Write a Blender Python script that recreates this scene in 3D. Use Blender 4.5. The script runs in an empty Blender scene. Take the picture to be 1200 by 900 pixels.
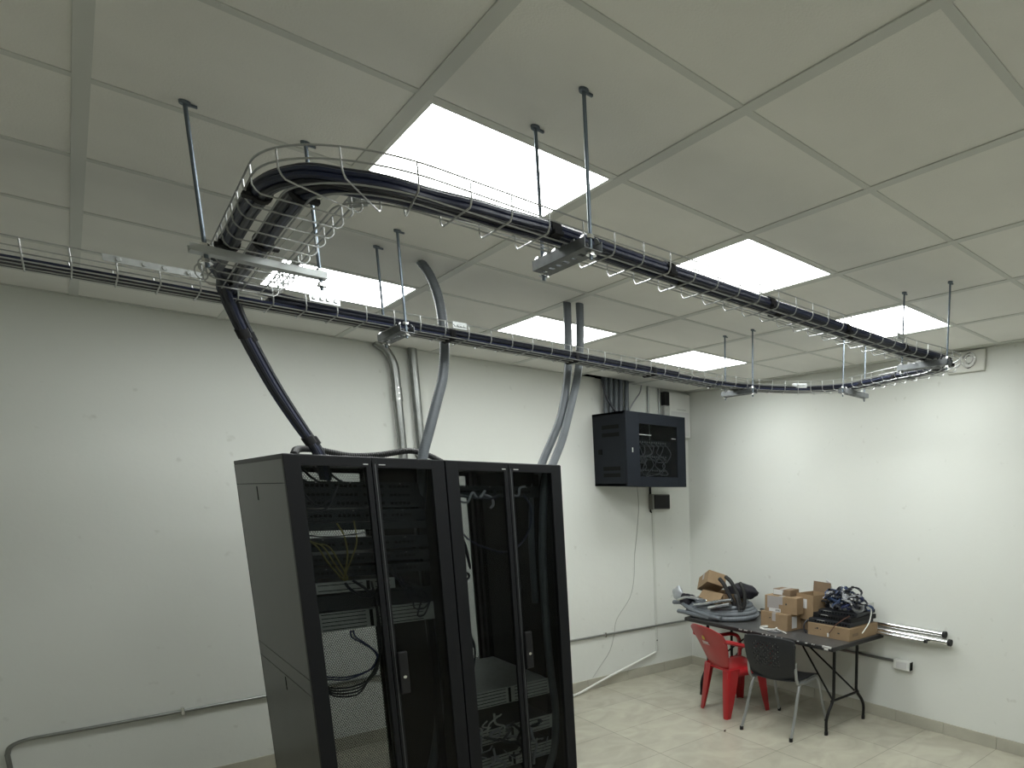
import bpy, bmesh, math, random
from mathutils import Vector, Matrix
from math import pi, sin, cos
random.seed(7)
C = bpy.context.scene.collection
SC = bpy.context.scene
# ------------------------------------------------------------------ camera
cd = bpy.data.cameras.new('camera'); cam = bpy.data.objects.new('camera', cd); C.objects.link(cam)
cd.sensor_width = 36.0; cd.lens = 22.106
cd.shift_x = -0.285; cd.shift_y = 0.2121
cd.clip_start = 0.05; cd.clip_end = 50
RM = ((0.65501297, 0.12109917, -0.74585052), (-0.75556745, 0.11634527, -0.6446562), (0.00870885, 0.98579854, 0.16770625))
cam.matrix_world = Matrix.Translation((-1.3749, -1.4238, 1.9363)) @ Matrix(RM).to_4x4()
SC.camera = cam
# ------------------------------------------------------------------ world, exposure
w = bpy.data.worlds.new('world'); SC.world = w; w.use_nodes = True
w.node_tree.nodes['Background'].inputs[0].default_value = (0.6, 0.7, 0.8, 1)
w.node_tree.nodes['Background'].inputs[1].default_value = 0.0
SC.view_settings.view_transform = 'Standard'; SC.view_settings.look = 'None'
SC.view_settings.gamma = 1.0; SC.view_settings.use_curve_mapping = False
SC.view_settings.exposure = 1.0
PANEL = 9.6            # ceiling panel emission
SC.cycles.use_denoising = True
SC.cycles.max_bounces = 10; SC.cycles.diffuse_bounces = 6; SC.cycles.transparent_max_bounces = 24
SC.cycles.sample_clamp_indirect = 4.0
# room: left wall is the plane y=WY, right wall the plane x=WX, floor z=0, ceiling z=H
H = 3.0; WX = 3.11; WY = 4.14; X0 = -4.2; Y0 = -3.4

# ------------------------------------------------------------------ materials
MATS = {}
def mat(name, col, rough=0.5, metal=0.0, spec=0.5, noise=0.0, nscale=20.0, bump=0.0, bscale=200.0, coat=0.0):
    if name in MATS: return MATS[name]
    m = bpy.data.materials.new(name); m.use_nodes = True; nt = m.node_tree; N = nt.nodes; L = nt.links
    b = N['Principled BSDF']
    b.inputs['Base Color'].default_value = (*col, 1); b.inputs['Roughness'].default_value = rough
    b.inputs['Metallic'].default_value = metal; b.inputs['Specular IOR Level'].default_value = spec
    b.inputs['Coat Weight'].default_value = coat
    tc = N.new('ShaderNodeTexCoord')
    if noise:
        n = N.new('ShaderNodeTexNoise'); n.inputs['Scale'].default_value = nscale; n.inputs['Detail'].default_value = 4
        L.new(tc.outputs['Object'], n.inputs['Vector'])
        r = N.new('ShaderNodeMapRange'); r.inputs[1].default_value = .3; r.inputs[2].default_value = .7
        r.inputs[3].default_value = 1 - noise; r.inputs[4].default_value = 1 + noise
        L.new(n.outputs[0], r.inputs[0])
        mx = N.new('ShaderNodeVectorMath'); mx.operation = 'SCALE'; mx.inputs[0].default_value = col
        L.new(r.outputs[0], mx.inputs['Scale']); L.new(mx.outputs[0], b.inputs['Base Color'])
    if bump:
        n2 = N.new('ShaderNodeTexNoise'); n2.inputs['Scale'].default_value = bscale; n2.inputs['Detail'].default_value = 3
        L.new(tc.outputs['Object'], n2.inputs['Vector'])
        bp = N.new('ShaderNodeBump'); bp.inputs['Strength'].default_value = bump; bp.inputs['Distance'].default_value = .01
        L.new(n2.outputs[0], bp.inputs['Height']); L.new(bp.outputs[0], b.inputs['Normal'])
    MATS[name] = m
    return m

def wall_mat():
    m = mat('wall_paint', (.70, .72, .68), .62, spec=.35, bump=.25, bscale=9)
    nt = m.node_tree; N = nt.nodes; L = nt.links; b = N['Principled BSDF']
    g = N.new('ShaderNodeNewGeometry')
    n = N.new('ShaderNodeTexNoise'); n.inputs['Scale'].default_value = 1.1; n.inputs['Detail'].default_value = 5
    L.new(g.outputs['Position'], n.inputs['Vector'])
    s = N.new('ShaderNodeTexNoise'); s.inputs['Scale'].default_value = 13; s.inputs['Detail'].default_value = 2
    L.new(g.outputs['Position'], s.inputs['Vector'])
    rs = N.new('ShaderNodeMapRange'); rs.inputs[1].default_value = .70; rs.inputs[2].default_value = .78; rs.inputs[3].default_value = 0; rs.inputs[4].default_value = .35
    L.new(s.outputs[0], rs.inputs[0])
    cr = N.new('ShaderNodeMix'); cr.data_type = 'RGBA'
    cr.inputs[6].default_value = (.712, .730, .695, 1); cr.inputs[7].default_value = (.665, .675, .632, 1)
    L.new(n.outputs[0], cr.inputs[0])
    c2 = N.new('ShaderNodeMix'); c2.data_type = 'RGBA'; c2.inputs[7].default_value = (.45, .45, .40, 1)
    L.new(cr.outputs[2], c2.inputs[6]); L.new(rs.outputs[0], c2.inputs[0])
    L.new(c2.outputs[2], b.inputs['Base Color'])
    return m

def floor_mat():
    m = mat('floor_tile', (.6, .56, .47), .22, spec=.45)
    nt = m.node_tree; N = nt.nodes; L = nt.links; b = N['Principled BSDF']
    g = N.new('ShaderNodeNewGeometry')
    mp = N.new('ShaderNodeMapping'); mp.inputs['Location'].default_value = (-(1.315 - 6.2) , -(.46 - 6.2), 0)
    L.new(g.outputs['Position'], mp.inputs[0])
    br = N.new('ShaderNodeTexBrick'); br.offset = 0; br.inputs['Scale'].default_value = 1
    br.inputs['Brick Width'].default_value = .62; br.inputs['Row Height'].default_value = .62; br.inputs['Mortar Size'].default_value = .0028
    br.inputs['Mortar Smooth'].default_value = .3
    br.inputs[1].default_value = (.445, .425, .345, 1); br.inputs[2].default_value = (.405, .385, .315, 1); br.inputs[3].default_value = (.25, .24, .20, 1)
    L.new(mp.outputs[0], br.inputs[0])
    n = N.new('ShaderNodeTexNoise'); n.inputs['Scale'].default_value = 3.5; n.inputs['Detail'].default_value = 6; n.inputs['Distortion'].default_value = 1.5
    L.new(g.outputs['Position'], n.inputs['Vector'])
    r = N.new('ShaderNodeMapRange'); r.inputs[1].default_value = .35; r.inputs[2].default_value = .65; r.inputs[3].default_value = .9; r.inputs[4].default_value = 1.07
    L.new(n.outputs[0], r.inputs[0])
    v = N.new('ShaderNodeVectorMath'); v.operation = 'SCALE'; L.new(br.outputs[0], v.inputs[0]); L.new(r.outputs[0], v.inputs['Scale'])
    L.new(v.outputs[0], b.inputs['Base Color'])
    return m

def perforated_mat(name, col, pitch, hole, axes=(0, 2)):
    """sheet steel with staggered rows of round holes (real see-through holes)"""
    m = mat(name, col, .5, .3)
    nt = m.node_tree; N = nt.nodes; L = nt.links; b = N['Principled BSDF']; out = N['Material Output']
    g = N.new('ShaderNodeNewGeometry'); sp = N.new('ShaderNodeSeparateXYZ'); L.new(g.outputs['Position'], sp.inputs[0])
    def M(op, a, b2=None):
        k = N.new('ShaderNodeMath'); k.operation = op
        for i, q in enumerate((a, b2)):
            if q is None: continue
            if isinstance(q, (int, float)): k.inputs[i].default_value = q
            else: L.new(q, k.inputs[i])
        return k.outputs[0]
    u = M('DIVIDE', sp.outputs[axes[0]], pitch); vv = M('DIVIDE', sp.outputs[axes[1]], pitch * .866)
    row = M('FLOOR', M('ADD', vv, 1000.0)); odd = M('MULTIPLY', M('MODULO', row, 2.0), .5)
    fu = M('SUBTRACT', M('FRACT', M('ADD', M('ADD', u, 1000.0), odd)), .5)
    fv = M('MULTIPLY', M('SUBTRACT', M('FRACT', M('ADD', vv, 1000.0)), .5), .866)
    d = M('SQRT', M('ADD', M('MULTIPLY', fu, fu), M('MULTIPLY', fv, fv)))
    h = M('LESS_THAN', d, hole / pitch / 2)
    tr = N.new('ShaderNodeBsdfTransparent'); mx = N.new('ShaderNodeMixShader')
    L.new(h, mx.inputs[0]); L.new(b.outputs[0], mx.inputs[1]); L.new(tr.outputs[0], mx.inputs[2]); L.new(mx.outputs[0], out.inputs[0])
    return m

def glass_mat(name, tint):
    m = bpy.data.materials.new(name); m.use_nodes = True; nt = m.node_tree; N = nt.nodes; L = nt.links
    N.remove(N['Principled BSDF']); out = N['Material Output']
    tr = N.new('ShaderNodeBsdfTransparent'); tr.inputs[0].default_value = (*tint, 1)
    gl = N.new('ShaderNodeBsdfGlossy'); gl.inputs['Roughness'].default_value = .03
    fr = N.new('ShaderNodeFresnel'); fr.inputs[0].default_value = 1.22
    mx = N.new('ShaderNodeMixShader'); L.new(fr.outputs[0], mx.inputs[0]); L.new(tr.outputs[0], mx.inputs[1]); L.new(gl.outputs[0], mx.inputs[2])
    L.new(mx.outputs[0], out.inputs[0]); MATS[name] = m
    return m

def emit_mat(name, col, s):
    m = bpy.data.materials.new(name); m.use_nodes = True; N = m.node_tree.nodes
    b = N['Principled BSDF']; b.inputs['Base Color'].default_value = (.8, .8, .8, 1)
    b.inputs['Emission Color'].default_value = (*col, 1); b.inputs['Emission Strength'].default_value = s
    MATS[name] = m; return m

WALL = wall_mat(); FLOOR = floor_mat()
TILE = mat('ceiling_board', (.785, .78, .745), .9, spec=.2, noise=.03, nscale=3, bump=.15, bscale=160)
TBAR = mat('ceiling_grid_paint', (.60, .61, .58), .6, spec=.3)
BASE = mat('baseboard_tile', (.42, .405, .335), .4, noise=.08, nscale=5)
PANELM = emit_mat('panel_diffuser', (.96, 1.0, .985), PANEL)
WHITEP = mat('white_plastic', (.72, .73, .70), .45)
GALV = mat('galvanized_wire', (.46, .47, .47), .42, .9, noise=.08, nscale=30)
GALVD = mat('galvanized_bracket', (.17, .18, .185), .5, .75, noise=.12, nscale=40)
STRUT = mat('zinc_strut', (.50, .52, .52), .42, .7, noise=.08, nscale=30)
ROD = mat('threaded_rod_steel', (.15, .18, .21), .45, .8)
EMT = mat('steel_conduit', (.30, .31, .30), .36, .9, noise=.08, nscale=20)
SHINY = mat('bright_steel', (.8, .8, .8), .18, 1.0)
CABLE = mat('black_cable_jacket', (.010, .012, .020), .38, spec=.5)
CABLE2 = mat('navy_cable_jacket', (.012, .017, .045), .38)
BLUEC = mat('blue_patch_cable', (.014, .022, .085), .4)
BLUEC2 = mat('mid_blue_cable', (.035, .065, .15), .45)
GREYC = mat('grey_cable', (.30, .31, .33), .5)
WHITEC = mat('white_cable', (.7, .7, .66), .5)
YELC = mat('yellow_fibre_cable', (.22, .19, .05), .5)
VELCRO = mat('black_strap', (.006, .006, .008), .8)
HOSE = mat('grey_flexible_conduit', (.125, .14, .155), .45, noise=.08, nscale=20)
HOSED = mat('dark_corrugated_tube', (.018, .018, .018), .6)
RACK = mat('black_powder_coat', (.012, .013, .015), .5, spec=.3, noise=.06, nscale=15)
RACKS = mat('rack_side_paint', (.043, .043, .039), .38, spec=.5, noise=.08, nscale=6)
RACKF = mat('rack_door_frame_paint', (.007, .0075, .009), .5, spec=.2)
RIN = mat('rack_inside_paint', (.004, .004, .005), .6, spec=.25)
RPERF = perforated_mat('perforated_black_steel', (.02, .02, .02), .012, .0100)
GLASS = glass_mat('smoked_glass', (.68, .70, .70))
BLACKP = mat('black_plastic', (.008, .008, .009), .5, spec=.3)
EQ = mat('equipment_black', (.012, .014, .018), .45, noise=.1, nscale=30)
EQG = mat('equipment_grey', (.46, .47, .45), .45, noise=.08, nscale=30)
EQL = mat('equipment_light_grey', (.38, .39, .38), .45)
PORT = mat('port_black', (.002, .002, .002), .6, spec=.1)
CAB = mat('cabinet_blue_black', (.012, .0145, .019), .6, spec=.1, noise=.05, nscale=10)
CGLASS = glass_mat('cabinet_glass', (.55, .57, .58))
RED = mat('red_plastic', (.36, .012, .016), .33, spec=.5, coat=.15)
SHELL = mat('charcoal_plastic', (.017, .018, .020), .5, spec=.35)
CHROME = mat('grey_steel_tube', (.36, .37, .37), .35, .7)
TTOP = mat('table_top_grey', (.065, .065, .065), .35, noise=.25, nscale=12)
TEDGE = mat('black_table_edge', (.012, .012, .012), .5)
CHIP = mat('chipped_edge_white', (.5, .5, .48), .7)
TUBEB = mat('black_table_tube', (.006, .006, .006), .45, spec=.3)
CARD = mat('cardboard', (.27, .185, .105), .8, noise=.1, nscale=9)
CARD2 = mat('cardboard_dark', (.19, .13, .08), .8, noise=.1, nscale=9)
CARD3 = mat('cardboard_light', (.42, .31, .19), .8, noise=.08, nscale=9)
LABEL = mat('white_label', (.62, .62, .62), .6)
INK = mat('black_ink', (.02, .02, .02), .6)
TAPE = mat('grey_tape', (.33, .31, .30), .4)
YEL = mat('yellow_print', (.55, .42, .06), .6)
FABRIC = mat('dark_fabric', (.015, .014, .02), .9)
FOIL = mat('foil_duct', (.62, .64, .66), .22, .95)
ORANGE = mat('orange_print', (.4, .12, .05), .6)
CORK = mat('brown_fluff', (.10, .05, .04), .9)

# ------------------------------------------------------------------ mesh helpers
def catmull(P, n=8, closed=False):
    P = [Vector(p) for p in P]; out = []; k = len(P)
    rng = range(k if closed else k - 1)
    for i in rng:
        p0 = P[(i - 1) % k] if (closed or i > 0) else P[0] * 2 - P[1]
        p1 = P[i]; p2 = P[(i + 1) % k]
        p3 = P[(i + 2) % k] if (closed or i + 2 < k) else P[-1] * 2 - P[-2]
        for j in range(n):
            t = j / n
            out.append(.5 * ((2 * p1) + (-p0 + p2) * t + (2 * p0 - 5 * p1 + 4 * p2 - p3) * t * t + (-p0 + 3 * p1 - 3 * p2 + p3) * t ** 3))
    if not closed: out.append(P[-1])
    return out

class MB:
    def __init__(s): s.v = []; s.f = []
    def add(s, vs, fs):
        o = len(s.v); s.v += [Vector(q) for q in vs]; s.f += [[i + o for i in f] for f in fs]; return s
    def box(s, lo, hi, M=None):
        x0, y0, z0 = lo; x1, y1, z1 = hi
        vs = [Vector(q) for q in ((x0, y0, z0), (x1, y0, z0), (x1, y1, z0), (x0, y1, z0), (x0, y0, z1), (x1, y0, z1), (x1, y1, z1), (x0, y1, z1))]
        if M is not None: vs = [M @ q for q in vs]
        return s.add(vs, [(0, 3, 2, 1), (4, 5, 6, 7), (0, 1, 5, 4), (1, 2, 6, 5), (2, 3, 7, 6), (3, 0, 4, 7)])
    def cbox(s, c, d, rz=0, M=None):
        T = Matrix.Translation(c) @ Matrix.Rotation(rz, 4, 'Z')
        if M is not None: T = Matrix.Translation(c) @ M
        return s.box((-d[0] / 2, -d[1] / 2, -d[2] / 2), (d[0] / 2, d[1] / 2, d[2] / 2), T)
    def tube(s, P, r, n=8, closed=False, sec=None, cap=True):
        """sweep along P; r a number or a list; sec an optional closed 2-D section (scaled by r)"""
        P = [Vector(p) for p in P]; k = len(P)
        if k < 2: return s
        sec = sec or [(cos(2 * pi * i / n), sin(2 * pi * i / n)) for i in range(n)]; n = len(sec)
        T = []
        for i in range(k):
            a = P[(i - 1) % k] if (closed or i > 0) else P[i]; b = P[(i + 1) % k] if (closed or i < k - 1) else P[i]
            d = b - a; T.append(d.normalized() if d.length > 1e-9 else (T[-1] if T else Vector((0, 0, 1))))
        up = Vector((0, 0, 1)) if abs(T[0].z) < .95 else Vector((0, 1, 0))
        Nn = (up - T[0] * up.dot(T[0])).normalized(); vs = []
        for i in range(k):
            Nn = Nn - T[i] * Nn.dot(T[i]); Nn = Nn.normalized() if Nn.length > 1e-6 else T[i].orthogonal().normalized()
            B = T[i].cross(Nn); ri = r[i] if isinstance(r, (list, tuple)) else r
            for (a, b) in sec: vs.append(P[i] + (B * a + Nn * b) * ri)
        fs = []
        for i in range(k if closed else k - 1):
            j = (i + 1) % k
            for q in range(n):
                q2 = (q + 1) % n; fs.append((i * n + q, i * n + q2, j * n + q2, j * n + q))
        if cap and not closed: fs += [tuple(range(n))[::-1], tuple((k - 1) * n + q for q in range(n))]
        return s.add(vs, fs)
    def cyl(s, a, b, r, n=16, r2=None): return s.tube([a, b], [r, r if r2 is None else r2], n)
    def quad(s, a, b, c, d): return s.add([a, b, c, d], [(0, 1, 2, 3)])
    def build(s, name, m, parent=None, bevel=0, smooth=False, seg=2):
        me = bpy.data.meshes.new(name)
        Mi = FR[parent].inverted() if parent is not None else None
        vs = [Mi @ q for q in s.v] if Mi else s.v
        me.from_pydata([tuple(q) for q in vs], [], s.f)
        bm = bmesh.new(); bm.from_mesh(me); bmesh.ops.recalc_face_normals(bm, faces=bm.faces); bm.to_mesh(me); bm.free()
        o = bpy.data.objects.new(name, me); C.objects.link(o); me.materials.append(m)
        if smooth:
            for p in me.polygons: p.use_smooth = True
            me.set_sharp_from_angle(angle=math.radians(40))
        if bevel:
            b = o.modifiers.new('bevel', 'BEVEL'); b.width = bevel; b.segments = seg; b.limit_method = 'ANGLE'; b.angle_limit = .6
        if parent is not None: o.parent = parent; FR[o] = FR[parent]
        else: FR[o] = Matrix.Identity(4)
        return o
FR = {}
def thing(name, label, cat, loc=(0, 0, 0), rz=0, group=None):
    o = bpy.data.objects.new(name, None); C.objects.link(o); o.location = loc; o.rotation_euler = (0, 0, rz)
    o.empty_display_size = .05
    FR[o] = Matrix.Translation(loc) @ Matrix.Rotation(rz, 4, 'Z'); return tag(o, label, cat, group)
def tag(o, label, cat, group=None):
    o['label'] = label; o['category'] = cat
    if group: o['group'] = group
    return o
def struct(o): o['kind'] = 'structure'; return o
def corr(P, r, pitch, depth, res=4):
    """resample a path and return corrugated radii"""
    P = [Vector(p) for p in P]; L = [0]
    for a, b in zip(P, P[1:]): L.append(L[-1] + (b - a).length)
    n = max(4, int(L[-1] / pitch * res)); out = []; rad = []; k = 0
    for i in range(n + 1):
        d = L[-1] * i / n
        while k < len(L) - 2 and L[k + 1] < d: k += 1
        t = (d - L[k]) / max(1e-9, L[k + 1] - L[k]); out.append(P[k].lerp(P[k + 1], min(1, t)))
        rad.append(r * (1 - depth * (.5 + .5 * cos(2 * pi * i / res))))
    return out, rad

# ================================================================== SETTING
struct(MB().box((X0, Y0, -.1), (WX, WY, 0)).build('floor', FLOOR))
struct(MB().box((X0, WY, 0), (WX + .12, WY + .12, H)).build('wall_left', WALL))
struct(MB().box((WX, Y0, 0), (WX + .12, WY, H)).build('wall_right', WALL))
struct(MB().box((X0 - .12, Y0, 0), (X0, WY + .12, H)).build('wall_back', WALL))
struct(MB().box((X0 - .12, Y0 - .12, 0), (WX + .12, Y0, H)).build('wall_near', WALL))
# ceiling boards: one board per cell of the grid, light panels take six cells
GX = [.61 * k for k in range(-7, 6)]; GY = [.6175 * k for k in range(-6, 7)]
LIT = [(-.61, .6175), (.61, .6175), (1.83, .6175), (-.61, 2.47), (.61, 2.47), (1.83, 2.47), (-.61, -1.235), (.61, -1.235)]
mc = MB()
xs = [X0] + [x for x in GX if X0 < x < WX] + [WX + .12]; ys = [Y0] + [y for y in GY if Y0 < y < WY] + [WY + .12]
rc = random.Random(3)
for a, b in zip(xs, xs[1:]):
    for c, d in zip(ys, ys[1:]):
        if any(abs(a - q[0]) < .01 and abs(c - q[1]) < .01 for q in LIT):
            mc.box((a, c, H + .05), (b, d, H + .06)); continue
        if abs(a - 1.83) < .01 and c > 3.6:                                   # board cut short above the wall cabinet
            mc.box((a, c, H), (b, WY - .13, H + .05)); mc.box((a + .55, WY - .13, H), (b, WY + .12, H + .05)); continue
        mc.box((a, c, H), (b, d, H + .05))
struct(mc.build('ceiling', TILE))
mg = MB()
for x in GX:
    if X0 < x < WX: mg.box((x - .017, Y0, H - .004), (x + .017, WY, H + .001))
for y in GY:
    if Y0 < y < WY: mg.box((X0, y - .014, H - .003), (WX, y + .014, H + .001))
struct(mg.build('trim_1', TBAR))
me_ = MB(); me_.box((X0, WY - .022, H - .006), (2.0, WY, H)).box((2.62, WY - .022, H - .006), (WX, WY, H)).box((WX - .022, Y0, H - .006), (WX, WY, H))
struct(me_.build('trim_2', TBAR))
mb_ = MB(); k = X0
while k < WX - .02:
    mb_.box((k + .001, WY - .012, 0), (min(WX - .012, k + .459), WY, .10)); k += .46
struct(mb_.build('baseboard_left', BASE, bevel=.003))
mb_ = MB(); k = .46 - .46 * 9
while k < WY - .02:
    mb_.box((WX - .012, max(k, Y0) + .001, 0), (WX, min(WY - .012, k + .459), .10)); k += .46
struct(mb_.build('baseboard_right', BASE, bevel=.003))

# ceiling light panels
LN = {0: 'large white square ceiling light panel nearest, beside the tray hanger rods', 1: 'white square ceiling light panel behind the middle of the near tray run',
      2: 'white square ceiling light panel closest to the right wall and the round wall vent', 3: 'white square ceiling light panel behind the corner of the cable tray, above the racks',
      4: 'white square ceiling light panel crossed by the pair of grey flexible conduits', 5: 'farthest white square ceiling light panel, in front of the wall cabinet',
      6: 'white ceiling light panel just above the upper edge of the view', 7: 'white ceiling light panel outside the view, over the near right part of the room'}
for i, (x, y) in enumerate(LIT):
    t = thing('ceiling_light', LN[i], 'ceiling light', (x + .305, y + .309, H - .003), 0, 'square ceiling light panels')
    a, b, c, d = x + .017, x + .593, y + .014, y + .6035
    f = MB().box((a, c, H - .004), (b, c + .012, H + .02)).box((a, d - .012, H - .004), (b, d, H + .02)).box((a, c + .012, H - .004), (a + .012, d - .012, H + .02)).box((b - .012, c + .012, H - .004), (b, d - .012, H + .02))
    f.build('frame', WHITEP, t)
    MB().box((a + .012, c + .012, H - .001), (b - .012, d - .012, H + .012)).build('diffuser', PANELM, t)

# ================================================================== CABLE TRAYS
TZ = 2.630                                            # tray floor
def tray_path(s0=0, step=.02):
    """centreline of the near tray: leg, corner, near run, half circle; then the wall-side run"""
    P = []
    for i in range(40): t = i / 40; P.append(Vector((-.885 - .02 * t, 1.66 - 1.06 * t, 0)))
    for i in range(16): a = pi + pi / 2 * i / 16; P.append(Vector((-.705 + .20 * cos(a), .60 + .20 * sin(a), 0)))
    for i in range(70): P.append(Vector((-.705 + (1.2 + .705) * i / 70, .40, 0)))
    P += [q for q in catmull([(1.2, .40, 0), (1.46, .40, 0), (1.67, .372, 0), (1.855, .382, 0), (1.985, .52, 0), (2.05, .80, 0), (2.12, 1.05, 0), (2.15, 1.25, 0), (2.09, 1.46, 0), (1.93, 1.65, 0), (1.71, 1.785, 0), (1.48, 1.84, 0)], 10)]
    return P
def arc_resample(P, step):
    L = [0]
    for a, b in zip(P, P[1:]): L.append(L[-1] + (b - a).length)
    out = []; k = 0; d = 0
    while d <= L[-1]:
        while k < len(L) - 2 and L[k + 1] < d: k += 1
        t = (d - L[k]) / max(1e-9, L[k + 1] - L[k]); q = P[k].lerp(P[k + 1], t)
        T = (P[k + 1] - P[k]).normalized(); out.append((q, Vector((T.y, -T.x, 0)), T)); d += step
    return out
def smooth_normals(R, w=3):
    out = []
    for i in range(len(R)):
        n = Vector((0, 0, 0))
        for j in range(max(0, i - w), min(len(R), i + w + 1)): n += R[j][1]
        out.append((R[i][0], n.normalized(), R[i][2]))
    return out
PA = smooth_normals(arc_resample(tray_path(), .02), 2)
PB = [(Vector((1.46 - .02 * i, 1.84, 0)), Vector((0, 1, 0)), Vector((-1, 0, 0))) for i in range(262)]
WR = .0022
def tray(name, label, R, z, skip=None):
    q0 = R[len(R) // 2][0]
    t = thing(name, label, 'cable tray', (q0.x, q0.y, z))
    for off, dz in ((-.1, .055), (-.1, .028), (-.05, 0), (0, 0), (.05, 0), (.1, .028), (.1, .055)):
        pts = [q + n * off + Vector((0, 0, z + dz)) for q, n, T in R]
        MB().tube(pts, WR, 6).build('long_wire', GALV, t, smooth=True)
    for i in range(2, len(R), 5):
        q, n, T = R[i]; U = [(-.1, .056), (-.1, .012), (-.094, .002), (-.086, -.004), (.086, -.004), (.094, .002), (.1, .012), (.1, .056)]
        MB().tube([q + n * a + Vector((0, 0, z + b)) for a, b in U], WR, 6).build('cross_wire', GALV, t, smooth=True)
    return t
tA = tray('wire_cable_tray', 'galvanised wire basket tray curving under the ceiling panels, carrying the thick black bundles', PA, TZ)
tB = tray('wire_cable_tray', 'straight galvanised wire basket tray along the left wall, passing above the two racks', PB, TZ)
# splice plates and clips at the joints
def splice(t, p, d, L_=.16, h=.03):
    p = Vector(p); d = Vector(d).normalized()
    m = MB(); rz = math.atan2(d.y, d.x)
    m.cbox(p, (L_, .003, h), rz)
    for k in (-.35, -.1, .1, .35): m.cyl(p + d * L_ * k - Vector((-d.y, d.x, 0)) * .008, p + d * L_ * k + Vector((-d.y, d.x, 0)) * .008, .007, 8)
    m.build('splice_plate', STRUT, t, bevel=.001)
splice(tB, (-1.09, 1.735, TZ + .045), (1, 0, 0), .24, .022)
splice(tB, (-.62, 1.735, TZ + .045), (1, 0, 0), .10)
splice(tB, (-.12, 1.735, TZ + .045), (1, 0, 0), .06)
splice(tA, (-.795, 1.30, TZ + .035), (0, 1, 0), .10, .03)
splice(tA, (-.995, 1.42, TZ + .035), (0, 1, 0), .12, .03)
splice(tA, (-.79, .62, TZ + .045), (.5, -1, 0), .06, .03)
splice(tA, (-.68, .505, TZ + .045), (1, -.2, 0), .07, .03)
splice(tA, (.95, .505, TZ + .04), (1, 0, 0), .10, .03)
splice(tA, (1.3, .295, TZ + .045), (1, 0, 0), .06, .03)
splice(tA, (2.0, 1.55, TZ + .04), (-1, 1.3, 0), .1, .03)
# curled wire tails at the cut end of the leg (bent over wires)
for xx, sgn in ((-.988, -1), (-.79, 1)):
    m = MB()
    for k in range(4):
        y = 1.34 + k * .085
        m.tube([Vector((xx + sgn * .018 * sin(a) , y + .03 * a / 6.3 * 2, TZ + .03 + .022 * cos(a))) for a in [j * 6.3 / 12 for j in range(13)]], .0022, 5)
    m.build('bent_wire', GALV, tA, smooth=True)

# hangers: two threaded rods, a bracket, nuts, ceiling clips
def hanger(label, a, b, kind, zb, ext=.0):
    a = Vector(a); b = Vector(b); mid = (a + b) / 2; d = (b - a).normalized(); nrm = Vector((-d.y, d.x, 0))
    t = thing('tray_hanger', label, 'hanger', (mid.x, mid.y, zb), 0, 'threaded rod hangers under the trays')
    rz = math.atan2(d.y, d.x); L_ = (b - a).length
    Mz = Matrix.Translation((mid.x, mid.y, zb)) @ Matrix.Rotation(rz, 4, 'Z')
    m = MB()
    if kind == 'strut':
        m.box((-L_ / 2 - .035, -.021, 0), (L_ / 2 + .015, .021, .002), Mz)
        m.box((-L_ / 2 - .035, -.021, .002), (L_ / 2 + .015, -.0185, .02), Mz).box((-L_ / 2 - .035, .0185, .002), (L_ / 2 + .015, .021, .02), Mz)
        m.build('bracket', STRUT, t)
    else:
        X = L_ / 2 + .015
        for y in (-.026, .026):                                         # flanges
            m.box((-X, y - .001, -.012), (X, y + .001, .016), Mz)
        m.box((-X, -.026, -.012), (X, -.008, -.010), Mz).box((-X, .008, -.012), (X, .026, -.010), Mz)
        n = 7
        for i in range(n + 1):                                          # bridges between the slots
            x = -X + 2 * X * i / n; m.box((max(-X, x - .012), -.008, -.012), (min(X, x + .012), .008, -.010), Mz)
        m.build('bracket', GALVD, t)
        for i in range(6):
            x = -X + .02 + (2 * X - .04) * i / 5
            for y in (-.026, .026): MB().add([Mz @ Vector(q) for q in ((x - .012, y, .014), (x + .012, y, .014), (x + .007, y * .8, .026), (x - .007, y * .8, .026), (x - .012, y * .9, .014), (x + .012, y * .9, .014), (x + .007, y * .7, .026), (x - .007, y * .7, .026))], [(0, 1, 2, 3), (7, 6, 5, 4), (0, 4, 5, 1), (1, 5, 6, 2), (2, 6, 7, 3), (3, 7, 4, 0)]).build('clamp_tab', GALV, t)
    for p in (a, b):
        MB().cyl((p.x, p.y, zb - .035), (p.x, p.y, H), .0052, 10).build('threaded_rod', ROD, t, smooth=True)
        MB().cyl((p.x, p.y, zb - .022), (p.x, p.y, zb - .012), .0105, 6).cyl((p.x, p.y, zb - .024), (p.x, p.y, zb - .022), .014, 12).build('nut', SHINY, t)
        MB().cyl((p.x, p.y, zb + .020), (p.x, p.y, zb + .030), .0105, 6).build('nut', SHINY, t)
        MB().cyl((p.x, p.y, H - .008), (p.x, p.y, H), .013, 12).cbox((p.x + .010, p.y, H - .006), (.03, .008, .006)).build('ceiling_clip', ROD, t)
    return t
hanger('rod hanger with a pale strut bar under the leftmost tray leg', (-1.03, 1.17, 0), (-.76, 1.17, 0), 'strut', TZ - .026)
hanger('rod hanger with dark slotted bracket under the near tray run, beside the largest light panel', (-.34, .265, 0), (-.34, .535, 0), 'slot', TZ - .020)
hanger('rod hanger with dark bracket on the wall-side tray, above the left rack', (-.35, 1.705, 0), (-.35, 1.975, 0), 'slot', TZ - .020)
hanger('rod hanger at the far right end of the near tray run', (1.67, .25, 0), (1.67, .52, 0), 'slot', TZ - .020)
hanger('rod hanger on the wall-side tray, in front of the farthest light panel', (1.70, 1.70, 0), (1.70, 1.97, 0), 'slot', TZ - .020)
hanger('rod hanger at the middle of the right half circle of tray', (2.06, 1.22, 0), (2.33, 1.24, 0), 'slot', TZ - .020)

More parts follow.
